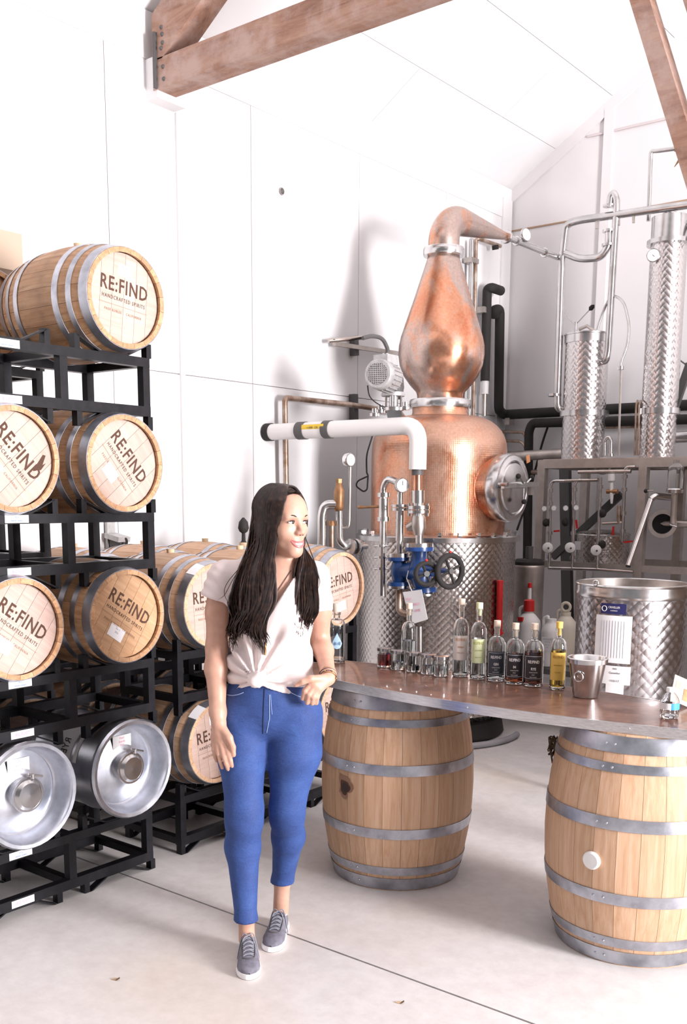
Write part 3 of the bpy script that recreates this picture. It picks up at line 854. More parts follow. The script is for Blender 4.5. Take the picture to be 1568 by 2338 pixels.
def face_ang(x, y): return math.atan2(-y, -x)
def bottle(label, px_, py_, R, H, neckr, hs, liquid=None, level=0.6, lab=None, stopper=None, words=(), group=None, labm=None, ink=M_INK, name='bottle', cat='bottle', frame=False, twist=0.0, shoulder=0.05):
    p = on_z(px_, py_, TZ); x, y = p.x, p.y
    t = thing(name, label, cat, (x, y, TZ), group)
    w = .0028; ns = H - .0
    prof = [(0, .001), (R - .004, .001), (R, .005), (R, hs)]
    for k in range(1, 7):
        a = math.pi / 2 * k / 6
        prof.append((neckr + (R - neckr) * math.cos(a), hs + shoulder * math.sin(a)))
    neck_top = H - .004
    prof += [(neckr, neck_top - .012), (neckr + .003, neck_top - .010), (neckr + .003, neck_top), (neckr - w, neck_top)]
    inner = [(neckr - w, hs + shoulder + .004)]
    for k in range(5, -1, -1):
        a = math.pi / 2 * k / 6
        inner.append((max(neckr + (R - neckr) * math.cos(a) - w, .004), hs + shoulder * math.sin(a) - w * .5))
    inner += [(R - w, .014), (R - w - .006, .010), (0, .010)]
    MB().lathe(prof + inner, (x, y, TZ), seg=28).build('glass', M_GLASS, t)
    if liquid:
        lv = hs * level if level <= 1 else level
        MB().lathe([(0, .0105), (R - w - .006, .0105), (R - w - .0006, .0145), (R - w - .0006, lv), (0, lv)], (x, y, TZ), seg=28).build('liquid', liquid, t)
    if stopper:
        MB().lathe([(0, H - .035), (neckr - .003, H - .035), (neckr - .003, H - .004), (neckr + .0025, H - .004), (neckr + .0025, H + .022), (0, H + .023)], (x, y, TZ), seg=18).build('stopper', stopper, t)
    if lab:
        z0, z1, arc = lab; a0 = face_ang(x, y) + twist; m = MB(); n = 14
        for z in (z0, z1):
            for i in range(n):
                a = a0 + (i / (n - 1) - .5) * arc; m.v.append(Vector((x + (R + .0007) * math.cos(a), y + (R + .0007) * math.sin(a), TZ + z)))
        m.quadify(0, 2, n, False)
        L_ = m.build('label', labm, t)
        for s, sz, z, im in words:
            bent_letter(s, sz, (x, y), R + .0006, a0, TZ + z, im, L_, extrude=.0002, sx=.8, bold=.0004 if sz > .009 else 0)
        if frame:
            for z in (z0 + .006, z1 - .006):
                m = MB()
                for zz in (z, z + .0012):
                    for i in range(n):
                        a = a0 + (i / (n - 1) - .5) * arc * .88; m.v.append(Vector((x + (R + .0012) * math.cos(a), y + (R + .0012) * math.sin(a), TZ + zz)))
                m.quadify(0, 2, n, False); m.build('label_border', M_PAPER, L_)
            for sgn in (-1, 1):
                a = a0 + sgn * arc * .44
                MB().box((x + (R + .0012) * math.cos(a), y + (R + .0012) * math.sin(a), TZ + (z0 + z1) / 2), (.001, .001, z1 - z0 - .012)).build('label_border', M_PAPER, L_, smooth=False)
    return t
GB = 'spirit bottles lined up on the bar'
LAB_W = plain('white_label', (0.80, 0.72, 0.66), rough=0.7); LAB_G = plain('green_label', (0.66, 0.70, 0.42), rough=0.7)
LAB_K = plain('slate_label', (0.045, 0.055, 0.075), rough=0.6); LAB_K2 = plain('black_label', (0.03, 0.025, 0.03), rough=0.6)
LAB_Y = plain('yellow_label', (0.82, 0.53, 0.12), rough=0.7); INK_P = plain('peach_ink', (0.62, 0.35, 0.20), rough=0.7); INK_W = plain('white_ink', (0.82, 0.80, 0.78), rough=0.7)
INK_O = plain('olive_ink', (0.45, 0.45, 0.16), rough=0.7); INK_B = plain('brown_ink', (0.42, 0.22, 0.03), rough=0.7)
GREENCAP = plain('pale_green_stopper', (0.72, 0.72, 0.45), rough=0.6)
bottle('tall clear bottle with white label and pale stopper, first of the label row', 1050, 1543, .0355, .325, .0125, .205, M_SPIRIT, .72, (.076, .186, 1.9), M_CORK, [('RE:FIND', .017, .168, INK_P), ('VODKA', .010, .135, INK_P), ('PASO ROBLES', .006, .11, INK_P)], GB, LAB_W, shoulder=.055)
bottle('tall clear bottle with pale green label and green stopper', 1090, 1549, .0355, .315, .0125, .198, M_SPIRIT, .9, (.074, .180, 1.9), GREENCAP, [('RE:FIND', .017, .162, INK_O), ('CUCUMBER', .008, .13, INK_O), ('PASO ROBLES', .006, .10, INK_O)], GB, LAB_G, shoulder=.055)
def blackw(nm): return [('RE:FIND', .0175, .107, INK_W), (nm, .0155, .077, INK_W), ('HANDCRAFTED', .0062, .062, INK_W), ('SPIRIT', .0062, .052, INK_W), ('PASO ROBLES', .0058, .042, INK_W)]
bottle('squat clear bottle with slate grey gin label', 1131, 1553, .0405, .242, .0125, .150, M_SPIRIT, .8, (.027, .132, 2.1), M_CORK, blackw('GIN'), GB, LAB_K, frame=True, shoulder=.045)
bottle('squat bottle of red-brown spirit between the gin and rye bottles', 1173, 1560, .0405, .240, .0125, .150, M_RUM, .86, (.029, .134, 2.1), M_CORK, blackw('84'), GB, LAB_K2, frame=True, shoulder=.045)
bottle('squat bottle of very dark spirit with black rye label', 1216, 1565, .0415, .245, .0125, .152, M_RYE, .97, (.030, .136, 2.1), M_CORK, blackw('RYE'), GB, LAB_K2, frame=True, shoulder=.045)
bottle('slim bottle of yellow liqueur with amber label beside the steel bucket', 1271, 1573, .0325, .262, .0115, .172, M_LEMON, .97, (.042, .158, 2.2), LAB_Y, [('RE:FIND', .016, .140, INK_B), ('LIMONCELLO', .0075, .105, INK_B), ('PASO ROBLES', .005, .075, INK_B)], GB, LAB_Y, shoulder=.045)
bottle('clear unlabelled bottle with pale cork standing behind the small jars', 932, 1519, .036, .275, .0125, .160, M_SPIRIT, .75, None, M_CORK, (), GB, shoulder=.05)
DROP = plain('water_drop_blue', (0.42, 0.60, 0.78), rough=0.5); DROPI = plain('drop_ink', (0.16, 0.28, 0.5), rough=0.5)
h2 = bottle('clear water bottle with a light blue drop beside the wrist of the woman', 768, 1511, .043, .245, .0165, .175, M_SPIRIT, .12, None, None, (), GB, shoulder=.035)
c = on_z(768, 1511, TZ); a0 = face_ang(c.x, c.y) + .05
m = MB(); n = 24; m.v.append(Vector((c.x + .0438 * math.cos(a0), c.y + .0438 * math.sin(a0), TZ + .095)))
for i in range(n):
    th_ = 2 * math.pi * i / n; s_, k_ = math.sin(th_), math.cos(th_)
    u_ = .024 * s_ * (1 - .0 if k_ < 0 else (1 - k_) ** .9 + .08); v_ = .026 * k_ if k_ < 0 else .052 * k_
    a = a0 + u_ / .0438; m.v.append(Vector((c.x + .0438 * math.cos(a), c.y + .0438 * math.sin(a), TZ + .095 + v_)))
for i in range(n): m.f.append((0, 1 + i, 1 + (i + 1) % n))
dr = m.build('drop_print', DROP, h2)
bent_letter('H2O', .017, (c.x, c.y), .0440, a0, TZ + .094, DROPI, dr, extrude=.0002, sx=.9)
MB().lathe([(0, .245), (.021, .245), (.022, .275), (.018, .285), (0, .286)], (c.x, c.y, TZ), seg=18).build('stopper', M_CREAM, h2)

def jar(label, px_, py_, liquid=None, level=.05):
    p = on_z(px_, py_, TZ); x, y = p.x, p.y; R = .034; H = .088
    t = thing('mason_jar', label, 'jar', (x, y, TZ), 'small lidded sample jars on the bar')
    MB().lathe([(0, .001), (R - .003, .001), (R, .005), (R, H * .78), (R - .004, H * .86), (R - .004, H), (R - .007, H), (R - .007, H * .85), (R - .003, H * .76), (R - .003, .010), (0, .008)], (x, y, TZ), seg=24).build('glass', M_GLASS, t)
    if liquid: MB().lathe([(0, .0095), (R - .0036, .0105), (R - .0036, level), (0, level)], (x, y, TZ), seg=24).build('liquid', liquid, t)
    MB().lathe([(R - .0035, H - .012), (R + .001, H - .012), (R + .001, H + .002), (R - .005, H + .003), (0, H + .0025)], (x, y, TZ), seg=24).build('lid', M_STEEL, t)
jar('sample jar of dark red liquid with silver lid', 877, 1522, M_REDL, .062)
jar('clear sample jar right next to the jar of red liquid', 908, 1528, M_SPIRIT, .04)
jar('middle clear sample jar in front of the unlabelled bottle', 944, 1533, M_SPIRIT, .03)
jar('clear sample jar, second from the tall white-label bottle', 977, 1538, M_SPIRIT, .04)
jar('clear sample jar standing closest to the tall white-label bottle', 1006, 1543, M_SPIRIT, .05)

p = on_z(1337, 1590, TZ); x, y = p.x, p.y
bk = thing('ice_bucket', 'polished steel ice bucket with small ring handle on the bar', 'bucket', (x, y, TZ))
MB().lathe([(0, .001), (.050, .001), (.052, .005), (.0725, .138), (.080, .140), (.081, .158), (.078, .161), (.074, .157), (.050, .01), (0, .008)], (x, y, TZ), seg=40).build('bucket_body', M_STEEL, bk)
a = face_ang(x, y) - .45; e = Vector((math.cos(a), math.sin(a), 0))
MB().ball(Vector((x, y, TZ + .108)) + e * .069, .009, 10, 6).build('boss', M_STEEL, bk)
MB().ring(Vector((x, y, TZ + .090)) + e * .073, e, .019, .0025, 22, 6).build('ring_handle', M_STEEL, bk)
p = on_z(1527, 1638, TZ); x, y = p.x, p.y
wbt = thing('water_bottle', 'short plastic water bottle with white cap at the end of the bar', 'bottle', (x, y, TZ))
M_PET = glass('clear_plastic', (0.93, 0.95, 0.97), 0.04, 1.35)
MB().lathe([(0, .002), (.030, .001), (.033, .008), (.034, .025), (.032, .030), (.034, .036), (.034, .062), (.030, .075), (.020, .088), (.0135, .094), (.0135, .100), (.0115, .100), (.0115, .093), (.019, .086), (.032, .062), (.032, .01), (0, .006)], (x, y, TZ), seg=26).build('plastic', M_PET, wbt)
MB().lathe([(0, .0065), (.0312, .0105), (.0312, .055), (0, .055)], (x, y, TZ), seg=26).build('liquid', M_SPIRIT, wbt)
MB().lathe([(0, .096), (.0155, .096), (.0155, .110), (.014, .112), (0, .112)], (x, y, TZ), seg=18).build('cap', M_WPLAS, wbt)
for nm, mt, d0, d1 in (('label', M_PAPER, -1.4, .15), ('label_print', plain('label_blue', (.05, .30, .62), rough=.5), .15, 1.4)):
    m = MB(); a0 = face_ang(x, y)
    for z in (.034, .058):
        for i in range(10):
            a = a0 + d0 + (d1 - d0) * i / 9; m.v.append(Vector((x + .0347 * math.cos(a), y + .0347 * math.sin(a), TZ + z)))
    m.quadify(0, 2, 10, False); m.build(nm, mt, wbt)
# card and leaflet at the end of the bar
cd = thing('menu_card', 'cream printed card propped up at the far end of the bar', 'card', on_z(1556, 1618, TZ))
c0 = on_z(1530, 1600, TZ); ex = Vector((.80, .45, -.35)).normalized(); c0 = at(1552, 1588, 4.45)
CARD = plain('cream_card', (0.74, 0.66, 0.60), rough=0.7)
ex = (RGT * 1.0 + UPV * -.42 + FWD * .15).normalized(); ey = UPV - ex * UPV.dot(ex); ey = (ey + FWD * .35); ey = (ey - ex * ey.dot(ex)).normalized()
c0 = on_z(1563, 1612, TZ + .006) + ey * .055
R3 = Matrix((ex, ey, ex.cross(ey))).transposed()
MB().box(c0, (.13, .11, .004), R3).build('card_sheet', CARD, cd, smooth=False)
MB().box(c0 + ex * .0 + ey * -.012 + ex.cross(ey) * .003, (.035, .05, .001), R3).build('picture', M_BRASS, cd, smooth=False)
MB().box(c0 + ex * -.045 + ey * .018 + ex.cross(ey) * .003, (.02, .03, .001), R3).build('picture', plain('print_brown', (.55, .36, .25), rough=.7), cd, smooth=False)
lf = thing('leaflet', 'white leaflet lying flat on the corner of the bar', 'leaflet', (-1.10, 3.46, TZ))
MB().box((-1.085, 3.47, TZ + .002), (.16, .11, .003), Matrix.Rotation(.7, 3, 'Z')).build('sheet', M_PAPER, lf, smooth=False)
MB().box((-1.085, 3.47, TZ + .0045), (.15, .10, .001), Matrix.Rotation(.75, 3, 'Z')).build('sheet', M_PAPER, lf, smooth=False)

# ------------------------------------------------------------------ open steel tank behind the bar
tc = at(1445, 1331, 5.6); TX_, TY_ = tc.x, tc.y; TRZ = tc.z; TR = .303
tk = thing('open_steel_tank', 'open-topped circular-polished steel tank behind the bar with paper sheets', 'tank', (TX_, TY_, 0))
MB().lathe([(0, .30), (TR - .03, .30), (TR, .34), (TR, TRZ - .07), (TR, TRZ - .065)], (TX_, TY_, 0), seg=64).build('tank_wall', M_PERLB, tk)
MB().lathe([(TR - .002, TRZ - .075), (TR + .006, TRZ - .07), (TR + .010, TRZ - .055), (TR + .004, TRZ - .040), (TR + .006, TRZ - .02), (TR + .004, TRZ - .008)], (TX_, TY_, 0), seg=64).build('neck_bead', M_STEEL, tk)
MB().ring((TX_, TY_, TRZ - .003), (0, 0, 1), TR + .004, .008, 64, 8).build('rim', M_STEEL, tk)
MB().lathe([(TR - .004, TRZ), (TR - .004, TRZ - .12), (TR - .02, TRZ - .16), (0, TRZ - .17)], (TX_, TY_, 0), seg=64).build('inner_lining', M_STEELD, tk)
ll = at(1360, 1331, 5.36)
MB().ring(ll, (ll - Vector((TX_, TY_, ll.z))).normalized(), .013, .006, 16, 8).build('lifting_eye', M_STEEL, tk)
for k in range(3):
    a = face_ang(TX_, TY_) + 2.1 * k + .9
    MB().cyl((TX_ + .25 * math.cos(a), TY_ + .25 * math.sin(a), 0), (TX_ + .25 * math.cos(a), TY_ + .25 * math.sin(a), .34), .025, 12).build('leg', M_STEELD, tk)
def on_cyl(px_, py_, cx, cy, R):
    d = ray(px_, py_); ox, oy = -cx, -cy
    A = d.x ** 2 + d.y ** 2; Bq = 2 * (ox * d.x + oy * d.y); Cq = ox * ox + oy * oy - R * R
    D = max(Bq * Bq - 4 * A * Cq, 0); t_ = (-Bq - math.sqrt(D)) / (2 * A)
    return EYE + d * t_
def sheet_on(name, x0, y0, x1, y1, cx, cy, R, mat, parent, th=.002, tilt=0.0):
    """flat-ish sheet stuck on a drum, from its pixel box on the drum's surface"""
    m = MB(); n = 8
    tl, tr_, blp, brp = on_cyl(x0, y0, cx, cy, R), on_cyl(x1, y0, cx, cy, R), on_cyl(x0, y1, cx, cy, R), on_cyl(x1, y1, cx, cy, R)
    aL = math.atan2(tl.y - cy, tl.x - cx); aR = math.atan2(tr_.y - cy, tr_.x - cx)
    zT = (tl.z + tr_.z) / 2; zB = (blp.z + brp.z) / 2
    for rr in (R + .001, R + .001 + th):
        for z in (zB, zT):
            for i in range(n):
                a = aL + (aR - aL) * i / (n - 1); m.v.append(Vector((cx + rr * math.cos(a), cy + rr * math.sin(a), z)))
    m.quadify(2 * n, 2, n, False)
    m.quadify(0, 2, n, False)
    o_ = m.build(name, mat, parent)
    return o_, (aL + aR) / 2, zB, zT, abs(aR - aL) * R
o_, ac, zB, zT, w_ = sheet_on('name_plate', 1373, 1378, 1430, 1402, TX_, TY_, TR, M_NAVY, tk)
bent_letter('CRIVELLER', .016, (TX_, TY_), TR + .0035, ac + .02, (zB + zT) / 2 + .008, INK_W, o_, extrude=.0002, sx=.85)
bent_letter('COMPANY', .009, (TX_, TY_), TR + .0035, ac + .02, (zB + zT) / 2 - .010, INK_W, o_, extrude=.0002, sx=.9)
a_ = ac - .16
MB().ring((TX_ + (TR + .004) * math.cos(a_), TY_ + (TR + .004) * math.sin(a_), (zB + zT) / 2), (math.cos(a_), math.sin(a_), 0), .014, .002, 18, 5).build('emblem', INK_W, o_)
o_, ac, zB, zT, w_ = sheet_on('paper_sheet', 1362, 1405, 1444, 1513, TX_, TY_, TR, M_PAPER, tk)
for i in range(9):
    a_ = ac + (i / 8 - .5) * .40
    MB().box((TX_ + (TR + .0035) * math.cos(a_), TY_ + (TR + .0035) * math.sin(a_), (zB + zT) / 2), (.0015, .0015, (zT - zB) * .78)).build('printed_column', M_INKG, o_, smooth=False)
o_, ac, zB, zT, w_ = sheet_on('paper_card', 1371, 1520, 1440, 1562, TX_, TY_, TR, M_PAPER, tk, .003)
for s, z, sz in (('FEED', .035, .012), ('Cucumber', .012, .016), ('11/21/17', -.032, .016)):
    bent_letter(s, sz, (TX_, TY_), TR + .0045, ac, (zB + zT) / 2 + z, M_INK, o_, extrude=.0002, sx=.9)
sheet_on('paper_slip', 1383, 1562, 1424, 1590, TX_, TY_, TR, M_PAPER, tk)

# ------------------------------------------------------------------ copper pot still
SX, SY = -3.97, 6.10
st = thing('pot_still', 'tall copper pot still with swan neck on a round steel tank', 'still', (SX, SY, 0))
S0 = (SX, SY, 0)
MB().lathe([(0, 0), (.50, 0), (.52, .02), (.50, .13), (.47, .15)], S0, seg=64).build('black_plinth', M_RUBBER, st)
MB().lathe([(.46, .13), (.56, .20), (.56, 1.40), (.556, 1.405)], S0, seg=96).build('steel_tank', M_PERL, st)
MB().lathe([(.556, 1.395), (.585, 1.40), (.588, 1.432), (.57, 1.445), (.50, 1.45), (.47, 1.45)], S0, seg=64).build('tank_rim', M_STEEL, st)
clip = MB().box((0, 0, 0), (.03, .022, .022)).mesh('rim_clip', smooth=False)
for k in range(26):
    a = 2 * math.pi * k / 26
    put('rim_clip', clip, M_STEEL, st, Matrix.Translation((.56 * math.cos(a), .56 * math.sin(a), 1.456)) @ Matrix.Rotation(a, 4, 'Z'))
prof = [(.478, 1.44), (.480, 1.95), (.478, 2.03)]
for k in range(1, 9):
    a = math.pi / 2 * k / 8
    prof.append((.20 + .278 * math.cos(a) ** .9, 2.03 + .235 * math.sin(a)))
prof += [(.195, 2.29), (.195, 2.325)]
MB().lathe(prof, S0, seg=96).build('copper_dome', M_COPPERD, st)
MB().lathe([(.19, 2.318), (.215, 2.318), (.218, 2.335), (.218, 2.365), (.212, 2.375), (.16, 2.375)], S0, seg=48).build('lower_clamp', M_STEEL, st)
MB().lathe([(.160, 2.365), (.165, 2.41), (.172, 2.43), (.215, 2.475), (.262, 2.54), (.290, 2.61), (.300, 2.68), (.298, 2.74), (.285, 2.80), (.262, 2.87), (.232, 2.96), (.200, 3.05), (.168, 3.15), (.138, 3.24), (.112, 3.32), (.108, 3.345)], S0, seg=96).build('onion_head', M_COPPER, st)
MB().lathe([(.10, 3.335), (.138, 3.335), (.142, 3.345), (.142, 3.378), (.137, 3.388), (.10, 3.388)], S0, seg=40).build('upper_clamp', M_STEEL, st)
pts = [(SX, SY, 3.38), (SX, SY, 3.43)]
n = 14
for k in range(1, n + 1):
    a = math.pi / 2 * k / n
    pts.append((SX, SY + .20 - .20 * math.cos(a), 3.43 + .17 * math.sin(a)))
rr = [.106, .107] + [.107 - .012 * k / n for k in range(1, n + 1)]
for k in range(1, 9):
    pts.append((SX, SY + .20 + .64 * k / 8, 3.60 + .03 * k / 8)); rr.append(.095 + (.026 - .095) * k / 8)
MB().tube(pts, rr, 32).build('swan_neck', M_COPPER, st)
yn = SY + .84; zn = 3.63
MB().lathe([(.02, 0), (.045, 0), (.05, .012), (.045, .03), (.02, .03)], (SX, yn, zn), (0, 1, 0), 24).build('neck_clamp', M_STEEL, st)
MB().tube(fillet([(SX, yn, zn), (SX, 7.80, 3.635)], .05), .024, 14).build('vapour_pipe', M_STEEL, st)
MB().lathe([(.024, 0), (.034, 0), (.034, .02), (.024, .02)], (SX, yn + .16, zn), (0, 1, 0), 18).build('pipe_ferrule', M_STEEL, st)
MB().lathe([(.024, 0), (.036, 0), (.036, .02), (.024, .02)], (SX, yn + .62, zn), (0, 1, 0), 18).build('pipe_ferrule', M_STEEL, st)
g = Vector((SX, yn + .26, zn + .02))
dl = MB().lathe([(0, 0), (.05, 0), (.052, .012), (.047, .018), (0, .018)], g + Vector((.02, .0, .035)), (.9, -.25, .1), 24).build('thermometer_dial', M_STEEL, st)
MB().lathe([(0, .0185), (.043, .0185)], g + Vector((.02, 0, .035)), (.9, -.25, .1), 24).build('dial_face', M_PAPER, dl)
# manway on the side of the dome
mz = 1.765; mc = Vector((SX, SY, mz))
MB().lathe([(.212, .30), (.212, .52)], mc, (1, 0, 0), 48).build('manway_neck', M_COPPERD, st)
MB().lathe([(.205, .515), (.228, .515), (.232, .53), (.232, .585), (.226, .60), (.205, .60)], mc, (1, 0, 0), 48).build('manway_clamp', M_STEEL, st)
door = MB().lathe([(.215, .595), (.215, .605), (.185, .612), (.175, .60), (.165, .615), (.09, .628), (0, .632)], mc, (1, 0, 0), 48).build('manway_door', M_STEEL, st)
MB().bar(mc + Vector((.655, -.235, .01)), mc + Vector((.655, .25, .03)), .022, .03).build('cross_arm', M_STEEL, door)
MB().cyl(mc + Vector((.63, 0, .02)), mc + Vector((.70, 0, .02)), .022, 14).build('screw_boss', M_STEEL, door)
for a in (.5, 2.6, 4.7):
    q = mc + Vector((.69, .11 * math.cos(a), .02 + .11 * math.sin(a)))
    h_ = MB().tube([mc + Vector((.69, 0, .02)), q], .006, 8).build('spoke_handle', M_STEEL, door)
    MB().ball(q, .018, 10, 6).build('knob', M_RUBBER, h_)
MB().box(mc + Vector((.60, .235, .0)), (.05, .05, .09)).build('hinge', M_STEELD, door, smooth=False)
MB().box(mc + Vector((.60, .20, .20)), (.004, .05, .05), Matrix.Rotation(.3, 3, 'X')).build('orange_tag', plain('orange_tag', (.75, .34, .16), rough=.7), door, smooth=False)
MB().tube([mc + Vector((.61, -.20, .02)), mc + Vector((.66, -.24, .02)), mc + Vector((.70, -.25, .02))], .012, 8).build('latch_bolt', M_STEEL, door)

ho = thing('floor_hose', 'thin grey hose lying in a curve on the floor round the still', 'hose', (SX, SY, 0))
MB().tube([(SX + .635 * math.cos(a), SY + .635 * math.sin(a), .024) for a in [math.radians(-150 + 3 * k) for k in range(56)]], .022, 10).build('hose', plain('grey_hose', (.30, .29, .31), rough=.5), ho)

# agitator motor on the dome's shoulder
mo = thing('agitator_motor', 'grey electric motor with round fan grille tilted on the copper dome', 'motor', at(905, 935, 6.6))
mp = at(880, 862, 6.62)
ax = (at(858, 850, 6.45) - at(905, 868, 6.75)).normalized()
fc = at(862, 853, 6.45)
MB().lathe([(0, 0), (.085, 0), (.094, -.012), (.094, -.055), (.086, -.06), (.086, -.20), (.07, -.21), (0, -.21)], fc, ax, 32).build('motor_body', M_GREY, mo)
for k in range(20):
    a = 2 * math.pi * k / 20; x_, y_, d_ = frame_of(ax); e = x_ * math.cos(a) + y_ * math.sin(a)
    MB().bar(fc - ax * .07 + e * .09, fc - ax * .19 + e * .09, .004, .012, e).build('cooling_fin', M_GREY, mo, smooth=False)
gr = MB().lathe([(0, .001), (.066, .001), (.066, .003), (0, .003)], fc, ax, 28).build('grille', M_DGREY, mo)
x_, y_, d_ = frame_of(ax)
for k in range(-5, 6):
    w = math.sqrt(max(.065 ** 2 - (k * .0125) ** 2, 0))
    MB().bar(fc + ax * .004 + x_ * (k * .0125) - y_ * w, fc + ax * .004 + x_ * (k * .0125) + y_ * w, .004, .003, ax).build('grille_bar', M_GREY, gr, smooth=False)
    MB().bar(fc + ax * .0045 + y_ * (k * .0125) - x_ * w, fc + ax * .0045 + y_ * (k * .0125) + x_ * w, .004, .003, ax).build('grille_bar', M_GREY, gr, smooth=False)
MB().box(fc - ax * .12 + Vector((0, 0, .10)), (.11, .11, .06)).build('terminal_box', M_GREY, mo, smooth=False)
e0 = fc - ax * .21
MB().tube([e0 + ax * .01, e0 - ax * .07, at(905, 885, 6.72), at(902, 905, 6.7)], [.062, .058, .05, .048], 18).build('gearbox', M_DGREY, mo)
MB().lathe([(0, 0), (.075, 0), (.078, .012), (.075, .025), (0, .025)], at(897, 905, 6.68), (.1, -.1, 1), 28).build('drive_flange', M_GREY, mo)
MB().lathe([(0, 0), (.065, 0), (.065, .02), (.03, .03), (.03, .12), (0, .12)], at(898, 938, 6.66), (.05, -.05, 1), 24).build('shaft_housing', M_STEEL, mo)
for k in range(4):
    a = math.pi / 2 * k + .4; b0 = at(898, 932, 6.66); b1_ = at(897, 905, 6.68)
    e = Vector((math.cos(a), math.sin(a), 0)) * .05
    MB().cyl(b0 + e, b1_ + e, .008, 8).build('support_rod', M_STEEL, mo)
MB().tube(fillet([at(900, 945, 6.68), Vector((SX - .22, SY - .15, 2.22))], .02), .05, 14).build('dome_socket', M_STEEL, mo)
MB().tube(fillet([at(880, 815, 6.6), at(886, 800, 6.6), at(874, 772, 6.55), at(850, 766, 6.5), at(828, 772, 6.45)], .06), .013, 8).build('flexible_conduit', M_DGREY, mo)
MB().lathe([(0, 0), (.022, 0), (.022, .05), (0, .05)], at(880, 826, 6.6), (.1, .05, 1), 14).build('conduit_elbow', M_STEEL, mo)
MB().tube(fillet([at(839, 880, 6.55), at(842, 905, 6.55), at(860, 922, 6.6), at(885, 932, 6.65)], .05), .004, 6).build('cable', M_RUBBER, mo)
for px_, py_ in ((855, 940), (868, 932), (925, 925)):
    q = at(px_, py_, 6.66); MB().lathe([(0, 0), (.032, 0), (.032, .02), (.018, .025), (.018, .05), (0, .05)], q - Vector((0, 0, .03)), (0, 0, 1), 16).build('sight_fitting', M_STEEL, mo)

# ------------------------------------------------------------------ pipework on the long wall
def pipe(name, pts, r, mat, parent, rad=.05, seg=12):
    return MB().tube(fillet(pts, rad), r, seg).build(name, mat, parent)
XW = WX + .10
rp_ = thing('rusty_wall_pipe', 'rust-brown pipe bent square along the white wall above the woman', 'pipe', on_x(655, 1250, XW))
pipe('pipe_run', [on_x(655, 1250, XW), on_x(650, 908, XW), on_x(800, 924, XW), on_x(900, 940, XW)], .020, M_RUSTP, rp_, .035)
MB().bar(on_x(807, 900, WX + .03), on_x(808, 960, WX + .03), .05, .05, (1, 0, 0)).build('wall_bracket', M_DGREY, rp_, smooth=False)
rl = thing('conduit_rail', 'short grey conduit rail with bracket on the white wall behind the motor', 'conduit', on_x(808, 812, WX))
MB().bar(on_x(763, 785, XW - .03), on_x(915, 808, XW - .03), .03, .03).build('rail', M_FRAME, rl, smooth=False)
MB().bar(on_x(808, 770, WX + .03), on_x(809, 812, WX + .03), .05, .05, (1, 0, 0)).build('wall_bracket', M_DGREY, rl, smooth=False)
MB().cyl(on_x(750, 778, XW - .02), on_x(835, 770, XW + .10), .016, 10).build('cable_gland', M_STEELD, rl)
MB().tube(fillet([on_x(760, 776, XW), on_x(800, 777, XW + .05), on_x(830, 770, XW + .14)], .05), .008, 8).build('cable', M_RUBBER, rl)

# white jacketed pipe that drops to the valve set
ip = thing('insulated_pipe', 'thick white jacketed pipe running from the wall and dropping before the still', 'pipe', (-3.60, 5.3, 1.85))
zP = 2.142
PIPE_DOWN = on_y(953, 1072, 5.3)
MB().tube(fillet([(-4.86, 5.3, zP), (PIPE_DOWN.x, 5.3, zP), (PIPE_DOWN.x, 5.3, PIPE_DOWN.z)], .11, 8), .055, 24).build('jacket', M_PVC, ip)
MB().cyl((-4.89, 5.3, zP), (-4.84, 5.3, zP), .061, 24).build('wall_collar', M_RUBBER, ip)
xa, xb = on_y(682, 982, 5.3).x, on_y(700, 982, 5.3).x
MB().cyl((xa, 5.3, zP), (xb, 5.3, zP), .0595, 24).build('band_clamp', M_DGREY, ip)
xc, xd = on_y(742, 980, 5.3).x, on_y(758, 980, 5.3).x
MB().cyl((xc, 5.3, zP), (xd, 5.3, zP), .0595, 24).build('band_clamp', M_DGREY, ip)
m = MB()
xe, xf = on_y(700, 975, 5.3).x, on_y(750, 972, 5.3).x
for X in (xe, xf):
    for k in range(6):
        a = math.radians(-75 + 12 * k) ; m.v.append(Vector((X, 5.3 - .0566 * math.cos(a + .6), zP + .0566 * math.sin(a + .9))))
m.quadify(0, 2, 6, False)
lbp = m.build('flow_label', M_YEL, ip)
letter('< HW   CA', .022, ((xe + xf) / 2, 5.3 - .0580, zP + .012), (1, 0, 0), (0, .2, 1), M_INK, lbp, extrude=.0002, sx=.9)

# valve set under it
VY = 5.3; vx = PIPE_DOWN.x
va = thing('valve_set', 'blue enamelled valve set with black handwheels and steel pipes before the still', 'valve', (vx, VY, 0.9))
def vp(px_, py_, Y=VY): return on_y(px_, py_, Y)
def vcyl(name, px0, py0, px1, py1, r, mat, parent=va, Y=VY, seg=18):
    return MB().cyl(vp(px0, py0, Y), vp(px1, py1, Y), r, seg).build(name, mat, parent)
vcyl('pipe_end', 953, 1070, 953, 1085, .036, M_DGREY)
vcyl('copper_spool', 953, 1082, 953, 1122, .028, M_COPPERP)
vcyl('coupling', 954, 1120, 954, 1148, .040, M_STEEL)
vcyl('spool', 954, 1146, 955, 1158, .034, M_STEEL)
fl_ = vcyl('flange', 955, 1155, 955, 1163, .070, M_STEEL); vcyl('flange', 955, 1165, 955, 1172, .070, M_STEEL)
for k in range(4):
    a = math.pi / 2 * k + .5; q = vp(955, 1164) + Vector((.056 * math.cos(a), .056 * math.sin(a), 0))
    MB().cyl(q - Vector((0, 0, .04)), q + Vector((0, 0, .04)), .010, 8).build('bolt', M_STEEL, va)
MB().tube([vp(955, 1170), vp(955, 1185), vp(956, 1205), vp(956, 1222)], [.034, .045, .045, .030], 18).build('tee_body', M_STEELD, va)
MB().tube([vp(955, 1192), vp(932, 1205)], [.036, .026], 14).build('tee_branch', M_STEELD, va)
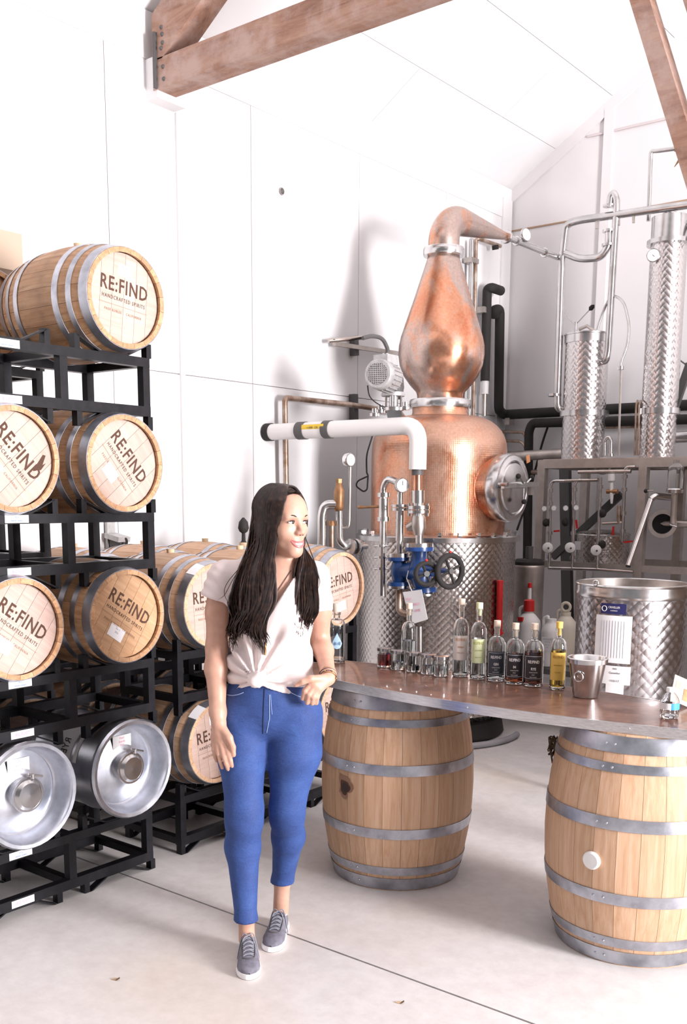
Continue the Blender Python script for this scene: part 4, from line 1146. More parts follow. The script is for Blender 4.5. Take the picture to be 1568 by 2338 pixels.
vcyl('spool', 957, 1222, 957, 1246, .024, M_STEEL)
vcyl('steel_flange', 957, 1240, 957, 1250, .088, M_STEEL)
vcyl('blue_flange', 957, 1249, 957, 1258, .090, M_BLUE)
MB().tube([vp(957, 1256), vp(956, 1275), vp(958, 1300), vp(962, 1330), vp(965, 1348)], [.050, .048, .075, .060, .045], 22).build('blue_body', M_BLUE, va)
vcyl('blue_flange', 966, 1343, 967, 1354, .082, M_BLUE); vcyl('steel_flange', 967, 1354, 967, 1359, .080, M_STEEL)
vcyl('steel_flange', 911, 1263, 911, 1272, .068, M_STEEL); vcyl('blue_flange', 911, 1272, 911, 1280, .072, M_BLUE)
MB().tube([vp(911, 1279), vp(912, 1295), vp(913, 1310), vp(912, 1332)], [.042, .058, .060, .040], 20).build('blue_body', M_BLUE, va)
vcyl('blue_flange', 911, 1328, 911, 1337, .072, M_BLUE); vcyl('steel_flange', 911, 1337, 911, 1343, .072, M_STEEL)
for cx_, cy_ in ((911, 1272), (911, 1337), (957, 1250), (967, 1350)):
    for k in range(5):
        a = 2 * math.pi * k / 5 + .3; q = vp(cx_, cy_) + Vector((.06 * math.cos(a), .06 * math.sin(a), 0))
        MB().cyl(q - Vector((0, 0, .022)), q + Vector((0, 0, .022)), .008, 8).build('bolt', M_STEEL, va)
MB().tube([vp(915, 1303), vp(955, 1305)], [.05, .06], 18).build('bridge', M_BLUE, va)
# bonnets and handwheels point to the right, towards the camera
def wheel(pc, hub0, R, r, spokes=4):
    n_ = (pc - hub0).normalized()
    MB().tube([hub0, hub0 + (pc - hub0) * .45, hub0 + (pc - hub0) * .5, pc], [.045, .04, .02, .012], 16).build('bonnet', M_BLUE, va)
    w = MB().ring(pc, n_, R, r, 32, 10).build('handwheel', M_RUBBER, va)
    x_, y_, d_ = frame_of(n_)
    for k in range(spokes):
        a = 2 * math.pi * k / spokes + .4; e = x_ * math.cos(a) + y_ * math.sin(a)
        MB().tube([pc, pc + e * R], .009, 8).build('spoke', M_RUBBER, w)
    MB().cyl(pc - n_ * .012, pc + n_ * .016, .018, 14).build('hub', M_DGREY, w)
    MB().ball(pc + Vector((0, 0, R + r)) , .010, 8, 5).build('red_mark', M_RED, w)
pcw = vp(1027, 1304, 5.22); wheel(pcw, vp(965, 1300), .097, .018)
pcw = vp(973, 1310, 5.10); wheel(pcw, vp(945, 1307, 5.28), .066, .015)
# riser with goose-neck and gauge
pipe('riser', [vp(873, 1360), vp(875, 1110), vp(885, 1092), vp(905, 1100), vp(910, 1110)], .022, M_STEEL, va, .05, 14)
for py_ in (1130, 1185): vcyl('union', 876, py_ - 5, 876, py_ + 5, .042, M_STEEL)
vcyl('valve_barrel', 876, 1138, 876, 1180, .034, M_STEEL)
MB().tube([vp(872, 1156), vp(835, 1158), vp(818, 1158)], [.010, .008, .012], 8).build('lever', M_BRASS, va)
for py_ in (1246, 1272, 1298):
    vcyl('riser_clip', 872, py_ - 3, 872, py_ + 3, .03, M_STEEL)
    MB().tube([vp(855, py_ + 1), vp(888, py_ + 1)], .006, 8).build('clip_wing', M_STEEL, va)
pipe('centre_riser', [vp(911, 1268), vp(913, 1160), vp(914, 1115)], .020, M_STEEL, va, .05, 14)
vcyl('reducer', 912, 1235, 913, 1165, .027, M_STEEL)
vcyl('flange', 913, 1152, 913, 1158, .055, M_STEEL); vcyl('flange', 913, 1160, 913, 1166, .055, M_STEEL)
gp = vp(918, 1108, 5.27); gn = (EYE - gp); gn.z = 0; gn = (gn.normalized() + Vector((.35, .2, 0))).normalized()
gg = MB().lathe([(0, -.03), (.044, -.03), (.047, 0), (.044, .008), (.04, .006), (0, .006)], gp, gn, 28).build('pressure_gauge', M_STEEL, va)
MB().lathe([(0, .007), (.039, .007)], gp, gn, 28).build('dial_face', M_PAPER, gg)
MB().bar(gp + gn * .009, gp + gn * .009 + Vector((0, 0, .028)), .003, .001, gn).build('needle', M_INK, gg, smooth=False)
pipe('lower_return', [vp(911, 1345), vp(911, 1395), vp(925, 1402), vp(940, 1402)], .022, M_RUSTP, va, .04)
pipe('lower_riser', [vp(958, 1430), vp(958, 1700)], .022, M_STEEL, va, .04)
tg = thing('paper_tag', 'white paper tag hanging on a string from the blue valve', 'tag', vp(945, 1385, 5.17))
e1 = (vp(950, 1420, 5.17) - vp(925, 1354, 5.17)).normalized()
pp = [vp(919, 1352, 5.17), vp(962, 1346, 5.17), vp(976, 1414, 5.15), vp(938, 1426, 5.15)]
mm = MB(); nn = (pp[1] - pp[0]).cross(pp[3] - pp[0]).normalized() * .002
mm.v += pp + [q + nn for q in pp]
mm.f += [(0, 1, 2, 3), (7, 6, 5, 4), (0, 4, 5, 1), (1, 5, 6, 2), (2, 6, 7, 3), (3, 7, 4, 0)]
sh_ = mm.build('tag_sheet', M_PAPER, tg, smooth=False)
for s_, px_, py_ in (('HIGH', 928, 1368), ('PROOF HOT', 939, 1381), ('LOCK', 949, 1394)):
    letter(s_, .022, vp(px_ + 4, py_, 5.155), pp[1] - pp[0], pp[0] - pp[3], M_PINK, sh_, extrude=.0003, sx=.8)
MB().tube([vp(940, 1350, 5.17), vp(928, 1320, 5.2), vp(932, 1303, 5.22)], .003, 6).build('string', M_WPLAS, tg)

# small plumbing between the wall and the still
sp = thing('steam_trap_pipes', 'steel pipes with brown safety valve and gauge left of the still tank', 'pipework', at(770, 1260, 6.3))
def sd(px_, py_, D=6.35): return at(px_, py_, D)
pipe('bent_pipe', [sd(735, 1300), sd(735, 1175), sd(742, 1152), sd(770, 1152)], .030, M_STEEL, sp, .07, 14)
MB().tube([sd(773, 1168), sd(773, 1160), sd(774, 1118), sd(774, 1112), sd(774, 1100)], [.020, .034, .032, .024, .018], 16).build('safety_valve', M_BRASS, sp)
MB().lathe([(0, 0), (.022, 0), (.022, .025), (.008, .03), (0, .03)], sd(774, 1103), (0, 0, 1), 6).build('valve_cap', M_BRASS, sp)
pipe('drop_pipe', [sd(774, 1166), sd(775, 1235), sd(788, 1248), sd(835, 1247, 6.5)], .022, M_STEEL, sp, .05, 14)
for px_ in (798, 812): MB().lathe([(0, 0), (.050, 0), (.050, .016), (0, .016)], sd(px_, 1248), sd(835, 1247, 6.5) - sd(788, 1248), 18).build('pipe_flange', M_STEEL, sp)
pipe('gauge_tube', [sd(799, 1066), sd(797, 1190), sd(795, 1205), sd(776, 1206)], .008, M_STEELD, sp, .03, 8)
gp = sd(799, 1050, 6.33); gn = (EYE - gp); gn.z = 0; gn = (gn.normalized() + Vector((.9, .6, 0))).normalized()
gg = MB().lathe([(0, -.03), (.040, -.03), (.043, 0), (.040, .006), (0, .006)], gp, gn, 24).build('gauge', M_STEEL, sp)
MB().lathe([(0, .007), (.036, .007)], gp, gn, 24).build('dial_face', M_PAPER, gg)
MB().tube([sd(757, 1200), sd(757, 1300)], .014, 8).build('thin_pipe', M_RUSTP, sp)
MB().lathe([(0, 0), (.026, 0), (.020, .03), (0, .03)], sd(757, 1200), (0, 0, 1), 10).build('drain_cock', M_BRASS, sp)
cbw = thing('hanging_cable', 'thin black cable hanging in a loop on the wall beside the copper dome', 'cable', sd(838, 1110))
MB().tube(fillet([sd(850, 995, 6.9), sd(836, 1040, 6.8), sd(837, 1080, 6.8), sd(840, 1085, 6.8), sd(838, 1118, 6.8), sd(830, 1123, 6.8), sd(812, 1110, 6.8), sd(816, 1098, 6.8), sd(838, 1088, 6.8)], .05), .006, 6).build('cable', M_RUBBER, cbw)

# ------------------------------------------------------------------ condenser stand and columns
FY = 7.45; CY = 7.90
fr = thing('condenser_stand', 'grey square-tube stand carrying the two condenser columns', 'stand', (on_y(1350, 1045, FY).x, FY + .35, 0))
fzt = on_y(1400, 1048, FY).z; fxl = on_y(1238, 1100, FY).x; fxm = on_y(1469, 1100, FY).x; fxr = fxm + .95
W = .065
for Y in (FY, FY + .80):
    MB().box(((fxl + fxr) / 2, Y, fzt - W / 2), (fxr - fxl + W, W, W)).build('top_rail', M_FRAME, fr, smooth=False)
    zl_ = on_y(1300, 1290, FY).z
    MB().box(((fxl + fxr) / 2, Y, zl_), (fxr - fxl, W * .8, W * .8)).build('lower_rail', M_FRAME, fr, smooth=False)
    for X in (fxl, fxm, fxr):
        MB().box((X, Y, (fzt - W) / 2), (W, W, fzt - W)).build('post', M_FRAME, fr, smooth=False)
for X in (fxl, fxm, fxr):
    MB().box((X, FY + .40, fzt - W / 2), (W, .80 - W, W)).build('cross_rail', M_FRAME, fr, smooth=False)
MB().box(((fxl + fxr) / 2, FY + .40, fzt + .004), (fxr - fxl, .80, .008)).build('deck_plate', M_STEELD, fr, smooth=False)
MB().bar(on_y(1262, 1272, FY + .76), on_y(1418, 1128, FY + .76), .06, .05, (0, 1, 0)).build('diagonal_brace', M_DGREY, fr, smooth=False)
MB().bar(on_y(1290, 1068, FY + .78), on_y(1296, 1420, FY + .78), .09, .06, (0, 1, 0)).build('inner_post', M_DGREY, fr, smooth=False)

def column(label, px_, r, py_top, seg=48):
    X = on_y(px_, 900, CY).x; zt_ = on_y(px_, py_top, CY).z
    return thing('condenser_column', label, 'condenser', (X, CY, fzt + .01), 'condenser columns on the stand'), X, zt_
zf = fzt + .008
c1, X1_, z1 = column('short steel condenser column with two black-knobbed levers on its lid', 1335, .18, 765)
r1 = .178
MB().lathe([(r1 - .004, zf), (r1 - .004, z1 - .06)], (X1_, CY, 0), seg=64).build('column_wall', M_PERLC, c1)
zq = on_y(1335, 945, CY).z
MB().lathe([(r1 - .006, zq - .022), (r1 + .022, zq - .022), (r1 + .022, zq + .022), (r1 - .006, zq + .022)], (X1_, CY, 0), seg=40).build('middle_flange', M_STEEL, c1)
ld = MB().lathe([(r1 - .006, z1 - .07), (r1 + .006, z1 - .07), (r1 + .006, z1 - .01), (r1 + .012, z1 - .008), (r1 + .012, z1 + .004), (.05, z1 + .012), (0, z1 + .014)], (X1_, CY, 0), seg=48).build('lid', M_STEEL, c1)
def cp(px_, py_, Y=CY): return on_y(px_, py_, Y)
MB().cyl(cp(1313, 768), cp(1313, 735), .012, 10).build('lever_stem', M_STEEL, ld)
for q in ((1283, 710), (1347, 706)):
    h_ = MB().tube([cp(1313, 742), cp(*q)], .005, 8).build('lever', M_STEEL, ld)
    d_ = (cp(*q) - cp(1313, 742)).normalized()
    MB().tube([cp(*q) - d_ * .01, cp(*q) + d_ * .005, cp(*q) + d_ * .03, cp(*q) + d_ * .045], [.006, .020, .018, .004], 12).build('knob', M_RUBBER, h_)
MB().tube([cp(1322, 752), cp(1340, 744), cp(1358, 757)], .014, 10).build('lid_handle', M_STEELD, ld)
c2, X2_, z2 = column('tall steel condenser column with a round thermometer near the top', 1507, .14, 560)
r2 = .137
MB().lathe([(r2, zf), (r2, z2)], (X2_, CY, 0), seg=64).build('column_wall', M_PERLC, c2)
ztop = cp(1507, 500).z
MB().lathe([(r2 - .01, z2 - .01), (r2 + .03, z2 - .01), (r2 + .03, z2 + .022), (r2 + .002, z2 + .022), (r2 + .002, ztop), (.0, ztop + .01)], (X2_, CY, 0), seg=48).build('head_section', M_STEEL, c2)
zq = cp(1500, 940).z
MB().lathe([(r2 - .006, zq - .022), (r2 + .022, zq - .022), (r2 + .022, zq + .022), (r2 - .006, zq + .022)], (X2_, CY, 0), seg=40).build('middle_flange', M_STEEL, c2)
gp = cp(1491, 583, CY - r2 - .02); gn = Vector((.30, -.95, 0)).normalized()
gg = MB().lathe([(0, -.02), (.046, -.02), (.05, 0), (.046, .006), (0, .006)], gp, gn, 28).build('thermometer', M_STEEL, c2)
MB().lathe([(0, .007), (.044, .007)], gp, gn, 28).build('dial_face', M_PAPER, gg)
MB().bar(gp + gn * .009 - Vector((.02, 0, -.015)), gp + gn * .009 + Vector((.012, 0, -.012)), .003, .001, gn).build('needle', M_INK, gg, smooth=False)
MB().box(cp(1549, 657, CY), (.02, .06, .13)).build('sight_box', M_RUSTP, c2, smooth=False)

vp_ = thing('vapour_pipework', 'bright steel pipe loops joining the still to the condenser columns', 'pipework', (SX, 7.8, 2.7))
PYD = 7.80
def q_(px_, py_, Y=PYD): return on_y(px_, py_, Y)
rP = .030
pipe('down_pipe', [q_(1283, 575), q_(1272, 905), q_(1272, 935), q_(1300, 937, 7.88)], rP, M_STEEL, vp_, .07, 16)
MB().lathe([(.02, 0), (.055, 0), (.055, .02), (.02, .02)], q_(1266, 905) , (0, 0, 1), 20).build('pipe_flange', M_STEEL, vp_)
pipe('over_pipe', [q_(1284, 585), q_(1292, 512), q_(1320, 503), q_(1568, 468), q_(1700, 450)], rP, M_STEEL, vp_, .10, 16)
for px_, py_ in ((1362, 510), (1412, 503), (1446, 497)):
    MB().cyl(q_(px_, py_ - 18), q_(px_, py_ + 12), .012, 8).build('hanger_stud', M_STEELD, vp_)
pipe('u_bend', [q_(1290, 578), q_(1325, 592), q_(1372, 588), q_(1390, 560), q_(1390, 528)], rP, M_STEEL, vp_, .12, 16)
MB().lathe([(.02, 0), (.05, 0), (.05, .018), (.02, .018)], q_(1390, 530), (0, 0, 1), 20).build('pipe_flange', M_STEEL, vp_)
MB().lathe([(.02, 0), (.05, 0), (.05, .018), (.02, .018)], q_(1388, 562), (0, 0, 1), 20).build('pipe_flange', M_STEEL, vp_)
pipe('goose_neck', [q_(1391, 472), q_(1394, 448), q_(1400, 440), q_(1407, 452), q_(1407, 480), q_(1388, 800), q_(1384, 824), q_(1368, 826, 7.88)], .027, M_STEEL, vp_, .05, 16)
MB().lathe([(.02, 0), (.05, 0), (.05, .014), (.02, .014)], q_(1391, 472), (0, 0, 1), 20).build('pipe_flange', M_STEEL, vp_)
pipe('thin_vent', [q_(1480, 505, CY), q_(1486, 345, CY), q_(1500, 345, CY), q_(1552, 338, CY)], .016, M_STEEL, vp_, .03, 12)
pipe('head_outlet', [cp(1520, 500), cp(1522, 478), cp(1545, 495), cp(1620, 540)], .028, M_STEEL, vp_, .06, 14)
hs = thing('sample_hose', 'flexible tube arching from the short column lid down to a thin riser', 'hose', cp(1412, 1040, CY - .25))
MB().tube(fillet([cp(1360, 765), cp(1368, 735), cp(1385, 690), cp(1402, 672, 7.8), cp(1425, 690, 7.75), cp(1437, 745, 7.7), cp(1432, 790, 7.68), cp(1418, 825, 7.66), cp(1417, 842, 7.65)], .15), .011, 10).build('tube', M_STEEL, hs)
MB().cyl(cp(1417, 838, 7.65), cp(1412, 1040, 7.65), .009, 8).build('riser', M_STEELD, hs)
MB().cyl(cp(1417, 836, 7.65), cp(1417, 844, 7.65), .022, 12).build('union', M_STEEL, hs)
rs = thing('small_gooseneck', 'small steel goose-neck pipe on the stand between the two columns', 'pipe', cp(1395, 1040, CY - .1))
MB().tube(fillet([cp(1380, 1040, 7.75), cp(1380, 1005, 7.75), cp(1388, 996, 7.75), cp(1395, 1005, 7.75), cp(1394, 1040, 7.75)], .04), .014, 10).build('bend', M_STEEL, rs)
MB().cyl(cp(1394, 1036, 7.75), cp(1394, 1042, 7.75), .025, 12).build('foot_flange', M_STEEL, rs)
r5 = thing('slim_riser_pair', 'two slim brown risers standing left of the tall column', 'pipe', cp(1452, 1040, 7.7))
for px_ in (1449, 1456): MB().tube(fillet([cp(px_, 1040, 7.72), cp(px_ + 3, 925, 7.72), cp(px_ + 6, 915, 7.80)], .03), .009, 8).build('riser', M_RUSTP, r5)
dp = thing('dried_plant', 'bunch of dried brown hops hanging at the vent pipe by the picture edge', 'dried plant', cp(1560, 330))
for k in range(46):
    a, b_ = random.uniform(0, 6.28), random.uniform(-1, 1)
    o_ = cp(1562, 330) + Vector((random.uniform(-.03, .06), random.uniform(-.05, .05), random.uniform(-.10, .06)))
    d_ = Vector((math.cos(a), math.sin(a), b_)) * random.uniform(.03, .07)
    if k == 0: dm = MB()
    dm.tube([o_, o_ + d_ * .5 + Vector((0, 0, .01)), o_ + d_], [.003, .010, .002], 5)
dm.build('bracts', plain('dried_bract', (.16, .09, .03), rough=.9), dp)
MB().tube([cp(1548, 338), cp(1562, 330), cp(1575, 345)], .012, 8).build('stem', plain('dried_stem', (.25, .13, .06), rough=.9), dp)

# manifold hung on the front of the stand
mf = thing('gauge_manifold', 'row of thin steel pipes with white dials and red levers on the grey stand', 'manifold', on_y(1340, 1300, FY - .05))
MY = FY - .06
def mp_(px_, py_, Y=MY): return on_y(px_, py_, Y)
for (xt, yt, xb_, yb_, xr) in ((1257, 1098, 1253, 1296, 1290), (1312, 1096, 1306, 1298, 1345), (1371, 1090, 1363, 1300, None), (1427, 1066, 1420, 1238, 1450)):
    pts = ([mp_(xr, yt)] if xr else []) + [mp_(xt, yt), mp_(xb_, yb_)]
    pipe('feed_pipe', pts, .013, M_STEEL, mf, .05, 10)
    for py_ in (yt + 22, yt + 52, (yt + yb_) // 2 + 20, yb_ - 25):
        fx_ = xt + (xb_ - xt) * (py_ - yt) / (yb_ - yt)
        MB().cyl(mp_(fx_, py_ - 4), mp_(fx_, py_ + 4), .022, 10).build('union', M_STEEL, mf)
pipe('collector', [mp_(1252, 1297), mp_(1365, 1300), mp_(1445, 1306)], .014, M_STEEL, mf, .02, 10)
pipe('supply', [mp_(1290, 1098), mp_(1365, 1096)], .014, M_STEELD, mf, .02, 10)
pipe('supply', [mp_(1320, 1078), mp_(1440, 1076)], .016, M_STEELD, mf, .02, 10)
MB().ring(mp_(1376, 1064, MY + .3), (0.2, -1, 0), .055, .014, 24, 8).build('hoop_fitting', M_STEELD, mf)
for px_, py_ in ((1250, 1250), (1301, 1250), (1360, 1256)):
    c = mp_(px_, py_, MY - .05)
    g_ = MB().lathe([(0, 0), (.040, 0), (.041, .010), (.036, .014), (0, .015)], c, (.45, -.9, 0), 22).build('white_dial', M_WPLAS, mf)
    MB().ball(c + Vector((.018, -.022, -.004)), .008, 8, 5).build('dial_knob', M_INK, g_)
for px_, py_ in ((1242, 1161), (1264, 1160), (1291, 1160), (1315, 1159)):
    c = mp_(px_, py_, MY - .03)
    g_ = MB().lathe([(0, 0), (.022, 0), (.022, .02), (0, .022)], c, (.45, -.9, 0), 16).build('small_gauge', M_STEEL, mf)
    MB().lathe([(0, .0225), (.018, .0225)], c, (.45, -.9, 0), 16).build('dial_face', M_PAPER, g_)
for px_, py_ in ((1246, 1193), (1290, 1192), (1376, 1172), (1375, 1243)):
    c = mp_(px_, py_, MY - .02); MB().ball(c, .028, 10, 6, (1, 1, 1.2)).build('black_cock', M_RUBBER, mf)
for a, b_ in (((1315, 1187), (1317, 1207)), ((1264, 1213), (1277, 1212)), ((1400, 1202), (1399, 1222)), ((1424, 1238), (1444, 1236))):
    MB().bar(mp_(*a, MY - .04), mp_(*b_, MY - .04), .014, .010, (0, 1, 0)).build('red_lever', M_RED, mf, smooth=False)
MB().tube([mp_(1396, 1082), mp_(1396, 1098), mp_(1396, 1102), mp_(1396, 1130), mp_(1396, 1150)], [.030, .030, .016, .016, .008], 12).build('float_valve', M_WPLAS, mf)
MB().tube([mp_(1385, 1122), mp_(1410, 1122)], .018, 10).build('brass_body', M_BRASS, mf)
MB().tube([mp_(1375, 1195), mp_(1420, 1193)], .012, 8).build('link_pipe', M_STEELD, mf)
MB().tube([mp_(1413, 1155), mp_(1413, 1180), mp_(1413, 1195)], [.015, .018, .015], 10).build('filter', M_RUSTP, mf)
tk2 = thing('back_steel_tank', 'small circular-polished steel tank inside the grey stand behind the dials', 'tank', on_y(1375, 1300, FY + .45))
bc = on_y(1376, 1250, FY + .42); zT = on_y(1376, 1215, FY + .42).z; zB = on_y(1376, 1292, FY + .42).z
MB().lathe([(0, zB), (.20, zB), (.215, zB + .02), (.215, zT - .01), (.20, zT), (.07, zT + .02), (0, zT + .02)], (bc.x, bc.y, 0), seg=48).build('tank_wall', M_PERL, tk2)
MB().ring((bc.x, bc.y, zT - .02), (0, 0, 1), .217, .006, 40, 6).build('rim', M_STEEL, tk2)
MB().box((bc.x - .14, bc.y - .18, (zT + zB) / 2 + .03), (.08, .004, .07)).build('paper_label', M_PAPER, tk2, smooth=False)
# spirit safe at the right: glass bell, spout and pipe end
ss = thing('spirit_safe', 'glass bell spirit safe on a steel cup and stem at the right of the stand', 'spirit safe', on_y(1538, 1200, FY - .1))
GY = FY - .12
gb = on_y(1540, 1118, GY)
MB().lathe([(.055, 0), (.056, .15), (.050, .17), (.022, .19), (.020, .215), (.017, .215), (.017, .19), (.047, .167), (.052, .15), (.051, 0)], gb, seg=28).build('glass_bell', M_GLASS, ss)
MB().lathe([(0, -.025), (.060, -.025), (.062, 0), (.056, .008), (0, .008)], gb, seg=28).build('cup', M_STEEL, ss)
MB().cyl(on_y(1540, 1122, GY), on_y(1536, 1195, GY), .022, 14).build('stem', M_STEELD, ss)
MB().lathe([(0, 0), (.012, 0), (.012, .11), (0, .11)], gb + Vector((.015, 0, .005)), seg=12).build('hydrometer', M_STEEL, ss)
MB().tube([on_y(1530, 1198, GY), on_y(1545, 1203, GY)], .008, 8).build('cross_pin', M_STEEL, ss)
sp2 = thing('pour_spout', 'bright straight steel spout slanting down over the open tank', 'spout', on_y(1435, 1290, FY - .3))
MB().cyl(on_y(1486, 1140, FY - .15), on_y(1434, 1292, FY - .35), .022, 16).build('spout_tube', M_STEEL, sp2)
MB().cyl(on_y(1434, 1291, FY - .349), on_y(1433.6, 1293.5, FY - .353), .019, 14).build('spout_mouth', M_INK, sp2)
pipe('spout_elbow', [on_y(1486, 1140, FY - .15), on_y(1495, 1132, FY - .13), on_y(1530, 1136, FY)], .025, M_STEEL, sp2, .03)
MB().tube([on_y(1492, 1120, FY - .13), on_y(1476, 1121, FY - .13)], .006, 8).build('lever', M_STEEL, sp2)
MB().ball(on_y(1474, 1121, FY - .13), .016, 10, 6).build('knob', M_RUBBER, sp2)
pn = thing('pipe_stub', 'short wide grey pipe end with a dark mouth at the right edge', 'pipe', on_y(1512, 1196, FY))
pcn = on_y(1512, 1196, FY - .02)
MB().lathe([(.075, -.25), (.075, 0), (.105, 0), (.105, .02), (.075, .02), (.074, 0), (.074, -.2), (0, -.2)], pcn, (.35, -.93, 0), 32).build('pipe_wall', M_STEELD, pn)
MB().lathe([(0, -.1), (.073, -.1)], pcn, (.35, -.93, 0), 28).build('dark_bore', M_INK, pn)
MB().tube([pcn + Vector((-.15, .1, 0)), pcn + Vector((.4, .2, 0))], .03, 10).build('cross_pipe', M_STEELD, pn)

# black lagged pipes and bare pipes in the corner
bp = thing('lagged_corner_pipes', 'black foam-lagged pipes rising in the corner and running along the back wall', 'pipe', on_x(1108, 930, -4.8))
XP = -4.80
pipe('lagged_pipe', [on_x(1107, 870, XP), on_x(1112, 660, XP), on_x(1123, 657, XP + .05), on_x(1143, 664, XP + .02)], .042, M_RUBBER, bp, .06, 14)
pipe('lagged_pipe', [on_x(1128, 722, XP - .02), on_x(1128, 708, XP), on_x(1141, 706, XP), on_x(1138, 935, XP), on_y(1150, 947, 8.55), on_y(1568, 925, 8.55), on_y(1700, 918, 8.55)], .045, M_RUBBER, bp, .05, 14)
MB().cyl(on_x(1107, 868, XP), on_x(1106, 900, XP), .035, 14).build('white_union', M_WPLAS, bp)
MB().cyl(on_x(1106, 898, XP), on_x(1105, 950, XP), .022, 12).build('tail_pipe', M_STEELD, bp)
pipe('lagged_pipe', [on_y(1660, 955, 8.45), on_y(1300, 964, 8.45), on_y(1215, 966, 8.45), on_y(1207, 985, 8.45), on_y(1203, 1300, 8.45)], .042, M_RUBBER, bp, .10, 14)
for py_ in (709,): MB().box(on_x(1100, py_, XP - .03), (.10, .10, .05)).build('pipe_clip', M_STEELD, bp, smooth=False)
MB().box(on_y(1163, 958, 8.57), (.05, .10, .10)).build('pipe_clip', M_STEELD, bp, smooth=False)
sw = thing('bare_corner_pipes', 'pair of bare steel pipes standing in the corner behind the swan neck', 'pipe', on_x(1078, 930, -4.82))
for dx_ in (-5, 4):
    pipe('riser', [on_x(1076 + dx_, 955, -4.82), on_x(1082 + dx_, 548, -4.82)] + ([on_x(1092, 545, -4.80), on_x(1142, 562, -4.80)] if dx_ > 0 else []), .017, M_STEEL if dx_ < 0 else M_RUSTP, sw, .04, 10)
MB().cyl(on_x(1130, 560, -4.80), on_x(1131, 570, -4.80), .03, 10).build('black_end', M_RUBBER, sw)
MB().box(on_x(1076, 596, -4.83), (.08, .12, .04)).build('pipe_clip', M_STEELD, sw, smooth=False)
lp = thing('low_wall_pipes', 'steel and brown pipes running low along the back wall behind the manway', 'pipework', on_y(1180, 1040, 8.4))
pipe('steam_pipe', [on_y(1140, 1043, 8.3), on_y(1300, 1035, 8.3)], .045, M_STEELD, lp, .02)
pipe('brown_pipe', [on_y(1120, 985, 8.55), on_y(1195, 987, 8.55), on_y(1200, 1000, 8.55)], .014, M_RUSTP, lp, .04, 8)
pipe('brown_pipe', [on_y(1120, 1005, 8.55), on_y(1190, 1008, 8.55), on_y(1200, 1022, 8.55), on_y(1200, 1060, 8.55)], .014, M_RUSTP, lp, .04, 8)
pipe('brown_pipe', [on_y(1195, 1078, 8.45), on_y(1235, 1078, 8.45)], .022, M_RUSTP, lp, .04, 8)
pipe('brown_pipe', [on_y(1370, 975, 8.5), on_y(1470, 972, 8.5)], .018, M_RUSTP, lp, .04, 8)
pipe('cable', [on_y(1250, 975, 8.5), on_y(1238, 1010, 8.5), on_y(1225, 1060, 8.5), on_y(1205, 1140, 8.5), on_y(1180, 1210, 8.3)], .010, M_RUBBER, lp, .1, 6)
pipe('right_pipe', [on_y(1520, 1000, 8.3), on_y(1620, 995, 8.3)], .045, M_STEEL, lp, .02)
st_ = thing('slanted_strut', 'dark steel strut slanting up at the right edge beside the tall column', 'strut', on_y(1540, 930, 8.2))
MB().bar(on_y(1538, 935, 8.2), on_y(1575, 830, 8.2), .06, .04, (0, 1, 0)).build('strut_bar', M_DGREY, st_, smooth=False)
MB().tube([on_y(1535, 810, 8.1), on_y(1566, 833, 8.2)], .006, 6).build('stay_wire', M_DGREY, st_)

# drum, jugs and bench between the still and the stand
be = thing('low_bench', 'low grey bench in the shade behind the bar bottles', 'bench', on_y(1235, 1560, 6.75))
jz = on_y(1210, 1515, 6.75).z; jx = on_y(1235, 1500, 6.75).x
MB().box((jx, 6.78, jz - .02), (.75, .34, .04)).build('bench_top', M_DGREY, be, smooth=False)
for a in (-.33, .33):
    for b_ in (-.13, .13): MB().box((jx + a, 6.78 + b_, (jz - .04) / 2), (.04, .04, jz - .04)).build('leg', M_DGREY, be, smooth=False)
def jug(label, px_, Y, R, H, mat, cap, name='plastic_jug'):
    p = on_y(px_, 1500, Y); t = thing(name, label, 'jug', (p.x, Y, jz))
    o = (p.x, Y, jz)
    MB().lathe([(0, 0), (R - .01, 0), (R, .012), (R, H * .72), (R * .93, H * .80), (R * .55, H * .90), (.035, H * .93), (.035, H), (0, H)], o, seg=28).build('jug_body', mat, t)
    MB().tube(fillet([Vector(o) + Vector((-R * .75, -.01, H * .80)), Vector(o) + Vector((-R * .80, -.01, H * 1.0)), Vector(o) + Vector((-R * .35, -.01, H * 1.05)), Vector(o) + Vector((-.03, -.01, H * .97))], .03), .013, 10).build('handle', mat, t)
    return t, Vector(o)
t, o = jug('white plastic jug with red cap and spout behind the squat bottles', 1203, 6.70, .093, .42, M_WPLAS, M_RED)
MB().lathe([(0, .405), (.042, .405), (.040, .485), (.02, .495), (0, .495)], o, seg=20).build('red_cap', M_RED, t)
MB().lathe([(0, .49), (.016, .49), (.013, .585), (0, .585)], o, seg=12).build('nozzle', M_WPLAS, t)
MB().lathe([(0, .58), (.017, .58), (.015, .615), (0, .62)], o, seg=12).build('nozzle_tip', M_RED, t)
MB().box(o + Vector((-.02, -.085, .35)), (.04, .02, .03)).build('red_tap', M_RED, t, smooth=False)
t, o = jug('pale plastic jug with printed label between the rye and yellow bottles', 1256, 6.72, .075, .36, M_WPLAS, None)
lb = MB().box(o + Vector((.01, -.077, .18)), (.09, .002, .10)).build('label', M_PAPER, t, smooth=False)
for i, s_ in enumerate(('NET CONTENTS', 'CAUTION', 'keep cool', '5 GAL')): letter(s_, .012, o + Vector((.01, -.0785, .215 - .02 * i)), (1, 0, 0), (0, 0, 1), M_INKG, lb, extrude=.0002, sx=.8)
t, o = jug('tan translucent jug with a looped handle in the shade behind the yellow bottle', 1288, 6.86, .085, .40, M_CREAM, None)
MB().ring(o + Vector((-.0, -.01, .44)), (.2, -1, 0), .032, .011, 20, 8).build('grip_loop', M_CREAM, t)
